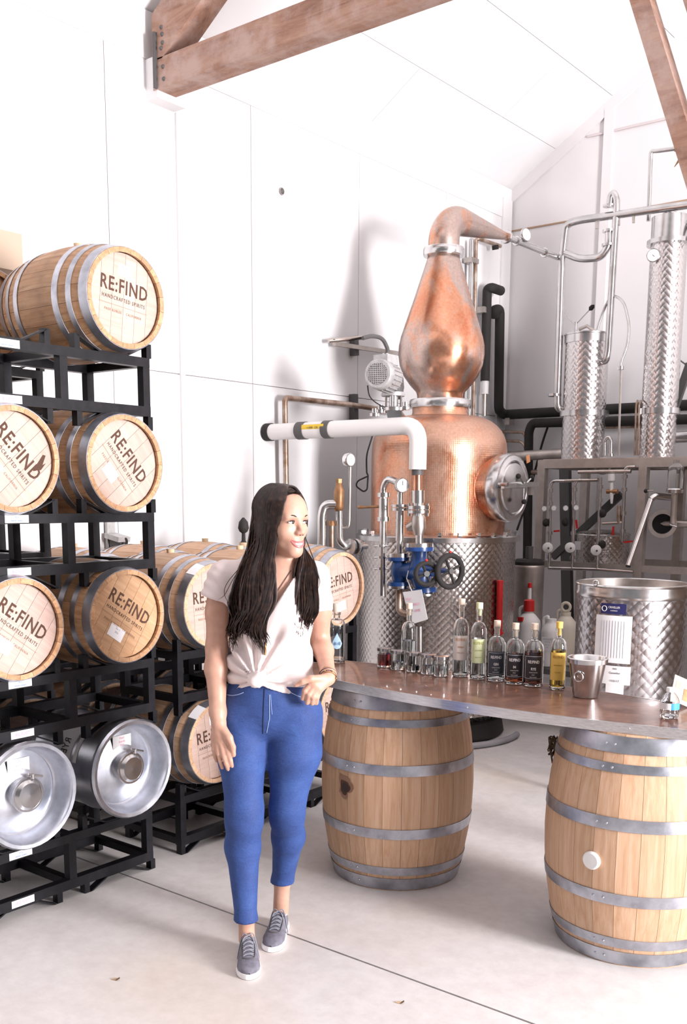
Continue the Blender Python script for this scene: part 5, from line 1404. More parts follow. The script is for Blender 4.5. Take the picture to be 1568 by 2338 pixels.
dm_ = thing('steel_drum', 'slim steel drum with black lid standing behind the still', 'drum', on_y(1200, 1500, 7.15))
p = on_y(1203, 1400, 7.15); zt_ = on_y(1203, 1282, 7.15).z
MB().lathe([(0, 0), (.11, 0), (.115, .01), (.115, zt_ - .06), (.122, zt_ - .05), (.122, zt_ - .03), (.115, zt_ - .02)], (p.x, 7.15, 0), seg=32).build('drum_wall', M_STEELD, dm_)
MB().lathe([(0, zt_ + .02), (.10, zt_ + .02), (.12, zt_), (.12, zt_ - .025)], (p.x, 7.15, 0), seg=32).build('lid', M_RUBBER, dm_)
MB().tube([(p.x, 7.15, zt_ + .02), (p.x, 7.15, zt_ + .12)], .03, 12).build('bung_pipe', M_DGREY, dm_)
rdp = thing('red_pipe', 'red upright pipe beside the lower still tank', 'pipe', on_y(1141, 1430, 6.55))
MB().cyl(on_cyl(1141, 1325, SX, SY, .585), on_cyl(1139, 1450, SX, SY, .585), .022, 14).build('red_sleeve', M_RED, rdp)
for py_ in (1328, 1445): MB().cyl(on_cyl(1141, py_ - 2, SX, SY, .585), on_cyl(1141, py_ + 2, SX, SY, .585), .025, 14).build('end_band', M_RED, rdp)

# added out of view: plywood screen that shades the lower corner from the door
wp = structure('added_shade_screen', (-0.6, 6.85, 0))
M_PLY = wood('plywood', (.30, .20, .13), (.36, .25, .17), (.42, .30, .21), grain=(3, 3, 20), var=.1)
for k in range(3):
    MB().box((-0.6, 5.10 + 1.19 * k + .595, 1.15), (.03, 1.184, 2.30)).build('shade_screen_panel', M_PLY, wp, smooth=False)
for k in range(4):
    MB().box((-0.575, 5.10 + 1.19 * k, 1.17), (.05, .07, 2.34)).build('shade_screen_post', M_PLY, wp, smooth=False)

# ------------------------------------------------------------------ the woman
# bodies are grown as one surface from blended limbs (rectilinear grid + surface nets)
class Field:
    def __init__(s, xs, ys, zs):
        s.x, s.y, s.z = [np.asarray(a, dtype=np.float64) for a in (xs, ys, zs)]
        s.d = np.full((len(s.x), len(s.y), len(s.z)), 0.5)
    def sub(s, lo, hi):
        sl = []
        for a, l, h in zip((s.x, s.y, s.z), lo, hi):
            i0 = max(np.searchsorted(a, l) - 1, 0); i1 = min(np.searchsorted(a, h) + 1, len(a)); sl.append(slice(i0, i1))
        X, Y, Z = s.x[sl[0]][:, None, None], s.y[sl[1]][None, :, None], s.z[sl[2]][None, None, :]
        return tuple(sl), X, Y, Z
    @staticmethod
    def smin(a, b, k):
        if k <= 0: return np.minimum(a, b)
        h = np.maximum(k - np.abs(a - b), 0) / k
        return np.minimum(a, b) - h * h * k * .25
    def add(s, fn, lo, hi, k=.02, carve=False):
        m = k + .03
        sl, X, Y, Z = s.sub([a - m for a in lo], [a + m for a in hi])
        d = fn(X, Y, Z)
        s.d[sl] = -s.smin(-s.d[sl], d, k) if carve else s.smin(s.d[sl], d, k)
        return s
    @staticmethod
    def f_caps(a, b, ra, rb, fl=None):
        a, b = np.array(a, float), np.array(b, float); ba = b - a; L2 = max(ba @ ba, 1e-12)
        def fn(X, Y, Z):
            px, py, pz = X - a[0], Y - a[1], Z - a[2]
            t = np.clip((px * ba[0] + py * ba[1] + pz * ba[2]) / L2, 0, 1)
            qx, qy, qz = px - ba[0] * t, py - ba[1] * t, pz - ba[2] * t
            if fl: qx, qy = qx / fl[0], qy / fl[1]
            return np.sqrt(qx * qx + qy * qy + qz * qz) - (ra + (rb - ra) * t)
        return fn
    def caps(s, a, b, ra, rb=None, k=.02, fl=None, carve=False):
        rb = ra if rb is None else rb; r = max(ra, rb) * (max(fl) if fl else 1)
        return s.add(s.f_caps(a, b, ra, rb, fl), [min(p, q) - r for p, q in zip(a, b)], [max(p, q) + r for p, q in zip(a, b)], k, carve)
    def chain(s, pts, rs, k=.012):
        for i in range(len(pts) - 1): s.caps(pts[i], pts[i + 1], rs[i], rs[i + 1], k)
        return s
    @staticmethod
    def f_ell(c, r, R=None):
        c = np.array(c, float); r = np.array(r, float)
        def fn(X, Y, Z):
            px, py, pz = X - c[0], Y - c[1], Z - c[2]
            if R is not None:
                px, py, pz = [R[i][0] * px + R[i][1] * py + R[i][2] * pz for i in range(3)]
            q = np.sqrt((px / r[0]) ** 2 + (py / r[1]) ** 2 + (pz / r[2]) ** 2)
            q2 = np.sqrt((px / r[0] ** 2) ** 2 + (py / r[1] ** 2) ** 2 + (pz / r[2] ** 2) ** 2) + 1e-9
            return q * (q - 1) / q2
        return fn
    def ell(s, c, r, k=.02, R=None, carve=False):
        m = max(r); return s.add(s.f_ell(c, r, R), [a - m for a in c], [a + m for a in c], k, carve)
    def mesh(s):
        d = s.d; ins = d < 0; nx_, ny_, nz_ = d.shape
        c = np.zeros((nx_ - 1, ny_ - 1, nz_ - 1), np.int8)
        for i in (0, 1):
            for j in (0, 1):
                for k in (0, 1): c += ins[i:nx_ - 1 + i, j:ny_ - 1 + j, k:nz_ - 1 + k]
        I, J, K = np.nonzero((c > 0) & (c < 8))
        idx = -np.ones(c.shape, np.int64); idx[I, J, K] = np.arange(len(I))
        acc = np.zeros((len(I), 3)); cnt = np.zeros(len(I))
        def co(i, j, k): return np.stack([s.x[i], s.y[j], s.z[k]], 1)
        for ax_ in range(3):
            for p in (0, 1):
                for q in (0, 1):
                    o0 = [0, 0, 0]; oth = [a for a in range(3) if a != ax_]; o0[oth[0]] = p; o0[oth[1]] = q
                    o1 = list(o0); o1[ax_] = 1
                    a0 = d[I + o0[0], J + o0[1], K + o0[2]]; a1 = d[I + o1[0], J + o1[1], K + o1[2]]
                    m = (a0 < 0) != (a1 < 0); t = np.where(m, a0 / np.where(m, a0 - a1, 1), 0)
                    P = co(I + o0[0], J + o0[1], K + o0[2]) * (1 - t)[:, None] + co(I + o1[0], J + o1[1], K + o1[2]) * t[:, None]
                    acc += np.where(m[:, None], P, 0); cnt += m
        V_ = acc / cnt[:, None]
        faces = []
        for ax_ in range(3):
            sh = [slice(None)] * 3; a_ = [slice(1, -1)] * 3
            a_[ax_] = slice(0, -1); b_ = list(a_); b_[ax_] = slice(1, None)
            m0, m1 = ins[tuple(a_)], ins[tuple(b_)]
            E = np.argwhere(m0 != m1)
            flip = m0[tuple(E.T)]
            E = E + [0 if a == ax_ else 1 for a in range(3)]
            oth = [(ax_ + 1) % 3, (ax_ + 2) % 3]
            quads = []
            for du, dv in ((-1, -1), (0, -1), (0, 0), (-1, 0)):
                e = E.copy(); e[:, oth[0]] += du; e[:, oth[1]] += dv
                quads.append(idx[e[:, 0], e[:, 1], e[:, 2]])
            Q = np.stack(quads, 1); Q[~flip] = Q[~flip][:, ::-1]
            faces.append(Q)
        Fq = np.concatenate(faces); Fq = Fq[(Fq >= 0).all(1)]
        return V_, Fq
    def build(s, name, mat, parent, smooth_it=1):
        V_, Fq = s.mesh()
        if smooth_it:
            E = np.concatenate([Fq[:, [0, 1]], Fq[:, [1, 2]], Fq[:, [2, 3]], Fq[:, [3, 0]]])
            for _ in range(smooth_it):
                A = np.zeros_like(V_); n_ = np.zeros(len(V_))
                np.add.at(A, E[:, 0], V_[E[:, 1]]); np.add.at(n_, E[:, 0], 1)
                np.add.at(A, E[:, 1], V_[E[:, 0]]); np.add.at(n_, E[:, 1], 1)
                V_ = V_ * .5 + A / n_[:, None] * .5
        me = bpy.data.meshes.new(name); me.from_pydata(V_.tolist(), [], Fq.tolist()); me.update()
        s.bvh = BVHTree.FromPolygons(V_.tolist(), Fq.tolist())
        me.polygons.foreach_set('use_smooth', [True] * len(me.polygons))
        me.materials.append(mat)
        o = bpy.data.objects.new(name, me); link(o, parent); ROOT[o] = Vector((0, 0, 0)); return o
    def front(s, u, w, off=0.0):
        """y of the first surface met when looking from the camera side"""
        hit = s.bvh.ray_cast(Vector((u, -1, w)), Vector((0, 1, 0)))[0]
        return (hit.y if hit is not None else 0.0) - off
def axis_steps(*segs):
    out = []
    for a, b, h in segs: out += list(np.arange(a, b, h))
    out.append(segs[-1][1]); return np.array(out)

def skin_mat():
    m, nt, b = new_mat('skin')
    n = noise(nt, coord(nt, 'Object'), 30, 3)
    nt.links.new(ramp(nt, n, [(.3, (.50, .275, .195)), (.7, (.57, .33, .245))]), b.inputs['Base Color'])
    setp(b, rough=.45, sss=.12); b.inputs['Subsurface Radius'].default_value = (.01, .004, .002); return m
M_SKIN = skin_mat()
def denim_mat():
    m, nt, b = new_mat('blue_denim')
    co = coord(nt, 'Object')
    n = noise(nt, co, 9, 4, .6); f = noise(nt, mapping(nt, co, (300, 300, 500)), 1.0, 2)
    col = ramp(nt, n, [(.3, (.012, .032, .145)), (.55, (.020, .055, .215)), (.8, (.042, .10, .31))])
    col = mixc(nt, .25, col, ramp(nt, f, [(.35, (.012, .032, .13)), (.65, (.075, .15, .38))]))
    nt.links.new(col, b.inputs['Base Color']); setp(b, rough=.75)
    wr = noise(nt, mapping(nt, co, (5, 5, 16)), 1.0, 4, .55, 1.0)
    bump(nt, b, wr, .35, .015); return m
M_DENIM = denim_mat()
M_STITCH = plain('pale_stitch', (.30, .40, .68), rough=.8)
M_SHIRT = plain('pinkish_white_cotton', (.76, .65, .63), rough=.85)
def hair_mat():
    m, nt, b = new_mat('dark_brown_hair')
    n = noise(nt, coord(nt, 'Object'), 60, 3)
    nt.links.new(ramp(nt, n, [(.3, (.007, .004, .004)), (.55, (.022, .011, .008)), (.8, (.065, .032, .020))]), b.inputs['Base Color'])
    setp(b, rough=.42, spec=.35); return m
M_HAIR = hair_mat()
BPOS = Vector((-2.47, 2.65, 0))
pe = thing('person', 'standing woman in knotted pinkish-white shirt and blue jeans, looking aside, hand in pocket', 'person', BPOS)
pe.rotation_euler = (0, 0, -YAW); ROOT[pe] = Vector((0, 0, 0))

# head frame: looks to the picture's right
HY = math.radians(43)
hc = np.array([.075, .0, 1.612])
hf = np.array([math.sin(HY), -math.cos(HY), -.07]); hf /= np.linalg.norm(hf)
hx = np.array([math.cos(HY), math.sin(HY), 0]); hz = np.cross(hf, hx)
HR = np.stack([hx, hf, hz])            # rows: local axes
def hp(x, y, z): return tuple(hc + hx * x + hf * y + hz * z)
SKULL = .97
fx = axis_steps((-.24, -.02, .005), (-.02, .19, .0035), (.19, .31, .005))
fyy = axis_steps((-.20, -.02, .004), (-.02, .17, .006), (.17, .21, .02))
fz = axis_steps((.03, .70, .012), (.70, .92, .0042), (.92, .97, .008), (.97, 1.08, .0045), (1.08, 1.46, .010), (1.46, 1.76, .0035))
B = Field(fx, fyy, fz)
# legs (inside the jeans, bare at the ankle), torso
B.chain([(-.075, .0, .90), (-.078, -.03, .75), (-.067, -.07, .545), (-.075, -.055, .42), (-.062, -.095, .15), (-.060, -.095, .06)], [.085, .075, .055, .05, .0285, .031], .02)
B.chain([(.115, .0, .90), (.112, .0, .75), (.085, .005, .54), (.086, .075, .42), (.058, .145, .20), (.052, .145, .07)], [.085, .085, .05, .048, .031, .032], .02)
B.ell((.022, .0, .97), (.15, .095, .12), .04); B.ell((.026, .0, 1.12), (.125, .085, .16), .05); B.ell((.03, .005, 1.29), (.142, .090, .19), .05)
B.caps((-.125, .015, 1.418), (.175, .015, 1.42), .043, .043, .04)
B.ell((-.035, -.070, 1.275), (.06, .055, .06), .04); B.ell((.095, -.070, 1.275), (.06, .055, .06), .04)
# neck
B.caps((.062, .018, 1.40), (.076, .020, 1.55), .056, .044, .03)
# arms
B.chain([(-.152, .02, 1.405), (-.167, .012, 1.28), (-.171, .010, 1.15)], [.048, .042, .039], .02)
B.chain([(-.171, .010, 1.15), (-.170, -.025, 1.08), (-.158, -.090, .93), (-.153, -.108, .895)], [.039, .0405, .028, .0265], .02)
B.chain([(.195, .02, 1.40), (.208, .06, 1.28), (.205, .10, 1.165)], [.045, .039, .036], .02)
B.chain([(.205, .10, 1.165), (.220, .05, 1.135), (.240, -.07, 1.068), (.241, -.090, 1.058)], [.036, .036, .026, .024], .02)
# right hand, relaxed
W_ = (-.152, -.108, .893)
for e in ((-.129, -.127, .834), (-.144, -.125, .830), (-.159, -.117, .833), (-.172, -.108, .840)): B.caps(W_, e, .0175, .0130, .014)
for pts, rs in (([(-.128, -.128, .832), (-.114, -.144, .790), (-.108, -.143, .765), (-.103, -.137, .742)], [.0115, .0100, .0090, .0072]),
                ([(-.144, -.126, .828), (-.131, -.144, .783), (-.124, -.143, .755), (-.118, -.136, .730)], [.0115, .0100, .0090, .0072]),
                ([(-.159, -.118, .831), (-.151, -.135, .787), (-.145, -.133, .758), (-.140, -.126, .733)], [.0110, .0095, .0086, .0070]),
                ([(-.173, -.108, .838), (-.170, -.122, .799), (-.166, -.121, .776), (-.162, -.115, .755)], [.0100, .0085, .0076, .0062])):
    B.chain(pts, rs, .003)
B.chain([(-.140, -.120, .880), (-.112, -.140, .848), (-.099, -.147, .815), (-.095, -.147, .786)], [.0175, .0135, .0112, .0080], .006)
# left hand, fingers slipped into the pocket
W2 = (.238, -.098, 1.056)
for e in ((.183, -.137, 1.050), (.193, -.135, 1.040), (.203, -.131, 1.031), (.212, -.126, 1.024)): B.caps(W2, e, .0175, .0125, .014)
for k_, (a, b_, c_) in enumerate((((.181, -.138, 1.050), (.158, -.143, 1.022), (.150, -.128, .990)), ((.192, -.136, 1.040), (.172, -.143, 1.008), (.166, -.128, .975)),
                  ((.203, -.132, 1.031), (.187, -.140, .999), (.183, -.122, .97)), ((.212, -.126, 1.024), (.201, -.132, .996), (.198, -.115, .97)))):
    B.chain([a, b_, c_], [.0108, .0095, .0085], .004)
B.chain([(.222, -.118, 1.062), (.180, -.150, 1.066), (.150, -.157, 1.056), (.126, -.154, 1.043)], [.0155, .0125, .0105, .0075], .006)
# head
def he(c, r, k=.02, carve=False): B.ell(hp(*c), r, k, HR, carve)
he((0, -.018, .035), (.072, .090, .082), .0); he((0, .022, -.030), (.050, .064, .080), .028)
for s in (-1, 1):
    B.caps(hp(s * .040, -.005, -.050), hp(s * .012, .066, -.097), .016, .015, .03)
    he((s * .035, .055, -.026), (.026, .024, .026), .03)
    B.caps(hp(s * .042, .073, .022), hp(s * .012, .083, .021), .009, .009, .02)
    he((s * .064, -.010, -.012), (.009, .015, .026), .008)
he((0, .046, .048), (.055, .042, .048), .03)
he((0, .077, -.099), (.019, .016, .017), .03)
he((0, .073, -.064), (.027, .020, .022), .022)
B.caps(hp(0, .083, .010), hp(0, .105, -.028), .0075, .0105, .014)
for s in (-1, 1):
    he((s * .0105, .096, -.033), (.0085, .010, .0075), .008)
    he((s * .031, .099, .004), (.016, .016, .0115), .010, True)
body = B.build('body', M_SKIN, pe, 1)

def tube_obj(name, pts, r, mat, parent, seg=8):
    return MB().tube([Vector(p) for p in pts], r, seg).build(name, mat, parent)
def curve(pts, n=6):
    pts = [Vector(p) for p in pts]; out = []
    P = [pts[0] * 2 - pts[1]] + pts + [pts[-1] * 2 - pts[-2]]
    for i in range(1, len(P) - 2):
        for k in range(n):
            t = k / n; a, b, c, d = P[i - 1], P[i], P[i + 1], P[i + 2]
            out.append(.5 * ((2 * b) + (c - a) * t + (2 * a - 5 * b + 4 * c - d) * t * t + (3 * b - a - 3 * c + d) * t ** 3))
    out.append(pts[-1]); return out
M_EYEW = plain('eye_white', (.80, .76, .74), rough=.25); M_IRIS = plain('dark_iris', (.02, .010, .007), rough=.15)
M_BROW = plain('brow_hair', (.035, .018, .014), rough=.7); M_LIP = plain('pink_lip', (.55, .17, .17), rough=.35); M_TOOTH = plain('tooth', (.86, .84, .80), rough=.25)
for s in (-1, 1):
    m = MB().ball((0, 0, 0), 1, 16, 10, (.0138, .0095, .0060))
    Mh = Matrix(((hx[0], hf[0], hz[0]), (hx[1], hf[1], hz[1]), (hx[2], hf[2], hz[2])))
    m.v = [Mh @ v + Vector(hp(s * .031, .0805, .004)) for v in m.v]
    ey_ = m.build('eye', M_EYEW, pe)
    m = MB().ball((0, 0, 0), 1, 14, 8, (.0062, .0035, .0064))
    m.v = [Mh @ v + Vector(hp(s * .031 + .0025, .0878, .0045)) for v in m.v]
    m.build('iris', M_IRIS, ey_)
    MB().tube(curve([hp(s * .031 - .0145, .078, .003), hp(s * .031 - .006, .0895, .0092), hp(s * .031 + .005, .0905, .0095), hp(s * .031 + .0145, .081, .003)], 4), [.0012] * 3 + [.0022] * 7 + [.0012] * 3, 6).build('eyelash', M_BROW, ey_)
    MB().tube(curve([hp(s * .018, .0935, .0235), hp(s * .032, .0905, .0285), hp(s * .047, .074, .0245)], 5), [.0014, .0020, .0022, .0022, .0022, .0021, .002, .0018, .0015, .0012, .0008], 6).build('eyebrow', M_BROW, pe)
zc = -.067
MB().tube(curve([hp(-.031, .0765, zc + .011), hp(-.016, .0945, zc + .003), hp(0, .1010, zc + .0025), hp(.016, .0945, zc + .003), hp(.031, .0765, zc + .011)], 5), [.0014] + [.0030] * 19 + [.0014], 8).build('upper_lip', M_LIP, pe)
MB().tube(curve([hp(-.030, .0765, zc + .009), hp(-.017, .0925, zc - .009), hp(0, .0985, zc - .0150), hp(.017, .0925, zc - .009), hp(.030, .0765, zc + .009)], 5), [.0014] + [.0042] * 19 + [.0014], 8).build('lower_lip', M_LIP, pe)
m = MB(); tp = curve([hp(-.026, .0825, zc + .007), hp(-.014, .0940, zc - .001), hp(0, .0992, zc - .004), hp(.014, .0940, zc - .001), hp(.026, .0825, zc + .007)], 4)
for q in (-.0052, .0052):
    for p_ in tp: m.v.append(p_ + Vector((0, 0, q)))
m.quadify(0, 2, len(tp), False); m.build('teeth', M_TOOTH, pe)
for s in (-1, 1): MB().ball(hp(s * .0065, .1035, -.0385), .0028, 8, 5).build('nostril', M_BROW, pe)

# shirt
S_ = Field(axis_steps((-.26, .29, .0055)), axis_steps((-.22, .16, .0055)), axis_steps((.95, 1.50, .0055)))
S_.ell((.03, .003, 1.29), (.156, .108, .225), 0); S_.ell((.026, .0, 1.07), (.160, .118, .17), .06)
S_.ell((-.035, -.068, 1.272), (.072, .072, .075), .05); S_.ell((.095, -.068, 1.272), (.072, .072, .075), .05)
S_.caps((-.130, .015, 1.420), (.185, .015, 1.422), .051, .050, .04)
X, Y, Z = S_.x[:, None, None], S_.y[None, :, None], S_.z[None, None, :]
KN = (-.018, 1.058)
hem = np.interp(S_.x, [-.16, -.13, -.03, .01, .10, .20], [1.00, 1.003, 1.032, 1.030, .995, .978])[:, None, None]
dxk, dzk = X - KN[0], Z - KN[1]; rk = np.sqrt(dxk ** 2 + dzk ** 2) + 1e-6; th_ = np.arctan2(dzk, dxk)
amp = np.exp(-((rk - .09) / .13) ** 2) * np.clip(rk / .03, 0, 1) * (Y < .03)
S_.d += .0085 * amp * (np.sin(th_ * 13 + .6 * np.sin(th_ * 3)) + .5 * np.sin(th_ * 23 + 1))
S_.d += .030 * np.exp(-(rk / .055) ** 2) * -1.0 * (Y < -.02) * .35
S_.d = np.maximum(S_.d, hem - Z)
S_.ell((KN[0], -.130, KN[1] - .004), (.027, .024, .025), .02); S_.ell((KN[0] + .012, -.138, KN[1] + .012), (.016, .014, .018), .008)
# sleeves
def sleeve(pts, rs, a, b):
    g = np.full_like(S_.d, .5)
    for i in range(len(pts) - 1): g = np.minimum(g, Field.f_caps(pts[i], pts[i + 1], rs[i], rs[i + 1])(X, Y, Z))
    g = g + .003 * np.sin(Z * 130 + X * 120 + Y * 60)
    return np.maximum(g, (a + b * X) - Z)
S_.d = Field.smin(S_.d, sleeve([(-.150, .02, 1.405), (-.168, .012, 1.34), (-.172, .012, 1.28)], [.054, .058, .060], 1.279, -.30), .03)
S_.d = Field.smin(S_.d, sleeve([(.193, .02, 1.40), (.207, .05, 1.30), (.208, .06, 1.25)], [.050, .049, .048], 1.287, .0), .03)
# V neck and neck hole
hw = np.clip((Z - 1.305) * .50, -.02, .09); uc = .042 + (Z - 1.305) * .16
S_.d = np.maximum(S_.d, -np.maximum(np.maximum(np.abs(X - uc) - hw, Y + .0), 1.29 - Z))
S_.d = np.maximum(S_.d, -Field.f_ell((.066, .0, 1.475), (.085, .095, .055))(X, Y, Z))
shirt = S_.build('shirt', M_SHIRT, pe, 2)
def shirt_mark(pts, r, name, mat, off=.003):
    return tube_obj(name, [(u, S_.front(u, w, off), w) for u, w in pts], r, mat, shirt, 6)

# jeans
J = Field(axis_steps((-.21, .26, .006)), axis_steps((-.19, .24, .006)), axis_steps((.06, 1.07, .007)))
J.ell((.022, .012, .93), (.172, .120, .135), 0); J.ell((.024, .0, 1.02), (.150, .104, .10), .04)
J.ell((-.06, .065, .90), (.085, .08, .10), .05); J.ell((.105, .065, .90), (.085, .08, .10), .05)
J.chain([(-.080, .0, .90), (-.079, -.028, .76), (-.068, -.070, .56), (-.069, -.072, .51), (-.077, -.050, .41), (-.063, -.092, .13), (-.062, -.095, .08)], [.094, .087, .067, .064, .063, .039, .036], .03)
J.chain([(.125, .0, .90), (.113, .0, .76), (.087, .0, .55), (.085, .018, .50), (.087, .070, .41), (.058, .147, .19), (.056, .15, .14)], [.096, .098, .0635, .061, .061, .041, .038], .03)
X, Y, Z = J.x[:, None, None], J.y[None, :, None], J.z[None, None, :]
J.d += .0006 * np.sin(Z * 95 + 14 * X + 3 * np.sin(X * 30)) * (np.exp(-((Z - .53) / .07) ** 2) + np.exp(-((Z - .90) / .06) ** 2) + .6 * np.exp(-((Z - .20) / .06) ** 2))
cut = np.where(X + 0 * Z > .0 + (Z * 0), np.where(X < .20, .185, .185), .130) * 1.0
cut = np.where((X < .0), .135, .190)
J.d = np.maximum(J.d, cut - Z); J.d = np.maximum(J.d, Z - 1.055)
jeans = J.build('jeans', M_DENIM, pe, 2)
def jmark(pts, r=.0012, mat=M_STITCH, name='stitching', off=.0005):
    return tube_obj(name, [(u, J.front(u, w, off), w) for u, w in pts], r, mat, jeans, 6)
jmark([(.030, 1.0 - .0145 * k) if k < 7 else (.030 - .003 * (k - 6), 1.0 - .0145 * k) for k in range(11)], .0014)
jmark([(.012 - .0006 * k, 1.02 - .013 * k) for k in range(14)], .0020, plain('deep_denim', (.006, .012, .05), rough=.9), 'fly_seam', .0)
jmark([(.034 + .001 * k, 1.0 - .0145 * k) for k in range(6)], .0010)
jmark([(.105 + .011 * k, 1.005 - .030 * math.sin(min(k / 7, 1) * 1.57)) for k in range(9)], .0018)
jmark([(-.128 + .009 * k, .985 + .018 * (k / 7) ** 2) for k in range(8)], .0018)
for s, uu, yy, ww, r_ in (('a', -.063, -.092, .136, .0405), ('b', .058, .147, .191, .0428)):
    MB().ring((uu, yy, ww + .016), (0, 0, 1), r_ + .0006, .0013, 28, 6).build('hem_stitching', M_STITCH, jeans)

# shoes
M_SUEDE = metal_noise('grey_suede', (.13, .125, .155), (.20, .19, .23), .8, 40, 0.0); M_SOLE = plain('white_rubber', (.85, .83, .84), rough=.5); M_LACE = plain('grey_lace', (.24, .24, .28), rough=.8)
def shoe(heel, ang):
    """heel = (u,y) on the floor, ang = direction of the toe in the person's frame"""
    f = Vector((math.sin(ang), -math.cos(ang), 0)); r = Vector((math.cos(ang), math.sin(ang), 0)); o = Vector((heel[0], heel[1], 0))
    Ls = .262
    def hwid(t): return np.interp(t, [0, .06, .2, .4, .6, .75, .88, .96, 1], [.012, .027, .033, .033, .041, .045, .040, .026, .008])
    def shift(t): return np.interp(t, [0, .5, 1], [0, .0, .0])
    n = 22; ts = [0.5 - .5 * math.cos(math.pi * i / (n - 1)) for i in range(n)]
    sh = MB(); k = 13
    def top(t): return np.interp(t, [0, .05, .22, .36, .5, .68, .85, .95, 1], [.070, .082, .078, .092, .076, .055, .047, .038, .026])
    for t in ts:
        w_, h_ = hwid(t) - .003, top(t)
        for j in range(k):
            a = math.pi * j / (k - 1); x = w_ * math.copysign(abs(math.cos(a)) ** .75, math.cos(a)); z = .020 + (h_ - .020) * math.sin(a) ** .72
            sh.v.append(o + f * (Ls * t) + r * x + Vector((0, 0, z)))
    sh.quadify(0, n, k, False)
    sh.f = [tuple(reversed(q)) for q in sh.f]
    so = sh.build('shoe', M_SUEDE, pe, angle=60)
    sl = MB(); k2 = 4
    for t in ts:
        w_ = hwid(t)
        for x, z in ((-w_, .002), (-w_ - .002, .012), (-w_ + .001, .021), (w_ - .001, .021), (w_ + .002, .012), (w_, .002)):
            sl.v.append(o + f * (Ls * (t * 1.02 - .01)) + r * x + Vector((0, 0, z)))
    sl.quadify(0, n, 6); sl.f = [tuple(reversed(q)) for q in sl.f]
    sl.f.append(tuple(range(6))); sl.f.append(tuple(reversed([len(sl.v) - 6 + q for q in range(6)])))
    sl.build('sole', M_SOLE, so, angle=50)
    def pt(t, x, dz=.002):
        w_, h_ = hwid(t) - .003, top(t); q = min(abs(x) / w_, 1); sa = math.sqrt(max(1 - q ** (2 / .75), 0))
        return o + f * (Ls * t) + r * x + Vector((0, 0, .020 + (h_ - .020) * sa ** .72 + dz))
    for i in range(5):
        t = .40 + .066 * i
        MB().tube([pt(t, -.019), pt(t + .012, -.008, .004), pt(t + .022, .008, .004), pt(t + .034, .019)], .0026, 6).build('lace', M_LACE, so)
        MB().tube([pt(t, .019), pt(t + .012, .008, .005), pt(t + .022, -.008, .005), pt(t + .034, -.019)], .0026, 6).build('lace', M_LACE, so)
    for s in (-1, 1):
        MB().tube(curve([pt(.39, 0, .006), pt(.36, s * .020, .014), pt(.42, s * .038, .004), pt(.50, s * .036, .004), pt(.44, s * .018, .010), pt(.39, 0, .006)], 4), .0026, 6).build('lace_bow', M_LACE, so)
        MB().tube(curve([pt(.39, s * .022), pt(.55, s * .024), pt(.72, s * .022), pt(.76, s * .010), pt(.765, 0)], 4), .0016, 6).build('seam', M_DGREY, so)
    MB().tube([pt(.02 + .0 * q, 0, .0) if False else pt(.05 + .28 * abs(q - 6) / 6, (.024 if q > 6 else -.024) * min(1, .3 + (6 - abs(6 - abs(q - 6))) / 6 + .7), .001) for q in range(13)], .0028, 6).build('collar_trim', M_SOLE, so)
    return so
shoe((-.062, -.035), math.radians(6))
shoe((.058, .185), math.radians(-7))

# jewellery
M_GOLD = metal_noise('dull_gold', (.30, .16, .08), (.50, .30, .15), .4, 30); M_CORD = plain('dark_cord', (.05, .02, .03), rough=.6)
nk = [(.020, 1.44), (.028, 1.40), (.034, 1.36), (.030, 1.32), (.024, 1.27), (.020, 1.22), (.018, 1.185)]
tube_obj('necklace', [(u, min(S_.front(u, w, .006), B.front(u, w, .004)), w) for u, w in nk], .0016, M_CORD, pe, 6)
nk2 = [(.105, 1.44), (.080, 1.40), (.060, 1.37), (.045, 1.345), (.036, 1.335)]
tube_obj('necklace', [(u, min(S_.front(u, w, .006), B.front(u, w, .004)), w) for u, w in nk2], .0012, M_CORD, pe, 6)
MB().tube([Vector((.018, S_.front(.018, 1.18, .008), 1.188)), Vector((.018, S_.front(.018, 1.16, .008), 1.145))], .004, 8).build('pendant', M_GOLD, pe)
bw = Vector((.2395, -.082, 1.062)); bd = Vector((.241, -.090, 1.058)) - Vector((.240, -.07, 1.068))
for q, rr_, mt in ((.0, .0285, M_CORD), (.010, .029, M_GOLD), (-.012, .030, M_CORD), (-.020, .0295, M_GOLD)):
    MB().ring(bw + bd.normalized() * q, bd, rr_, .0022, 28, 6).build('bracelet', mt, pe)
for k_ in range(5): MB().ball(bw + bd.normalized() * .006 + Vector((math.cos(k_) * .029, -.012, math.sin(k_) * .029)), .004, 8, 5).build('bracelet_bead', M_GOLD, pe)
mk = MB()
for k_ in range(6):
    a = math.pi * k_ / 6; w = 1.272; uu = .140
    y0 = S_.front(uu, w, .002)
    mk.bar((uu - .010 * math.cos(a), y0, w - .010 * math.sin(a)), (uu + .010 * math.cos(a), y0, w + .010 * math.sin(a)), .0025, .0012, (0, 1, 0))
mk.build('shirt_emblem', M_CORD, shirt, smooth=False)

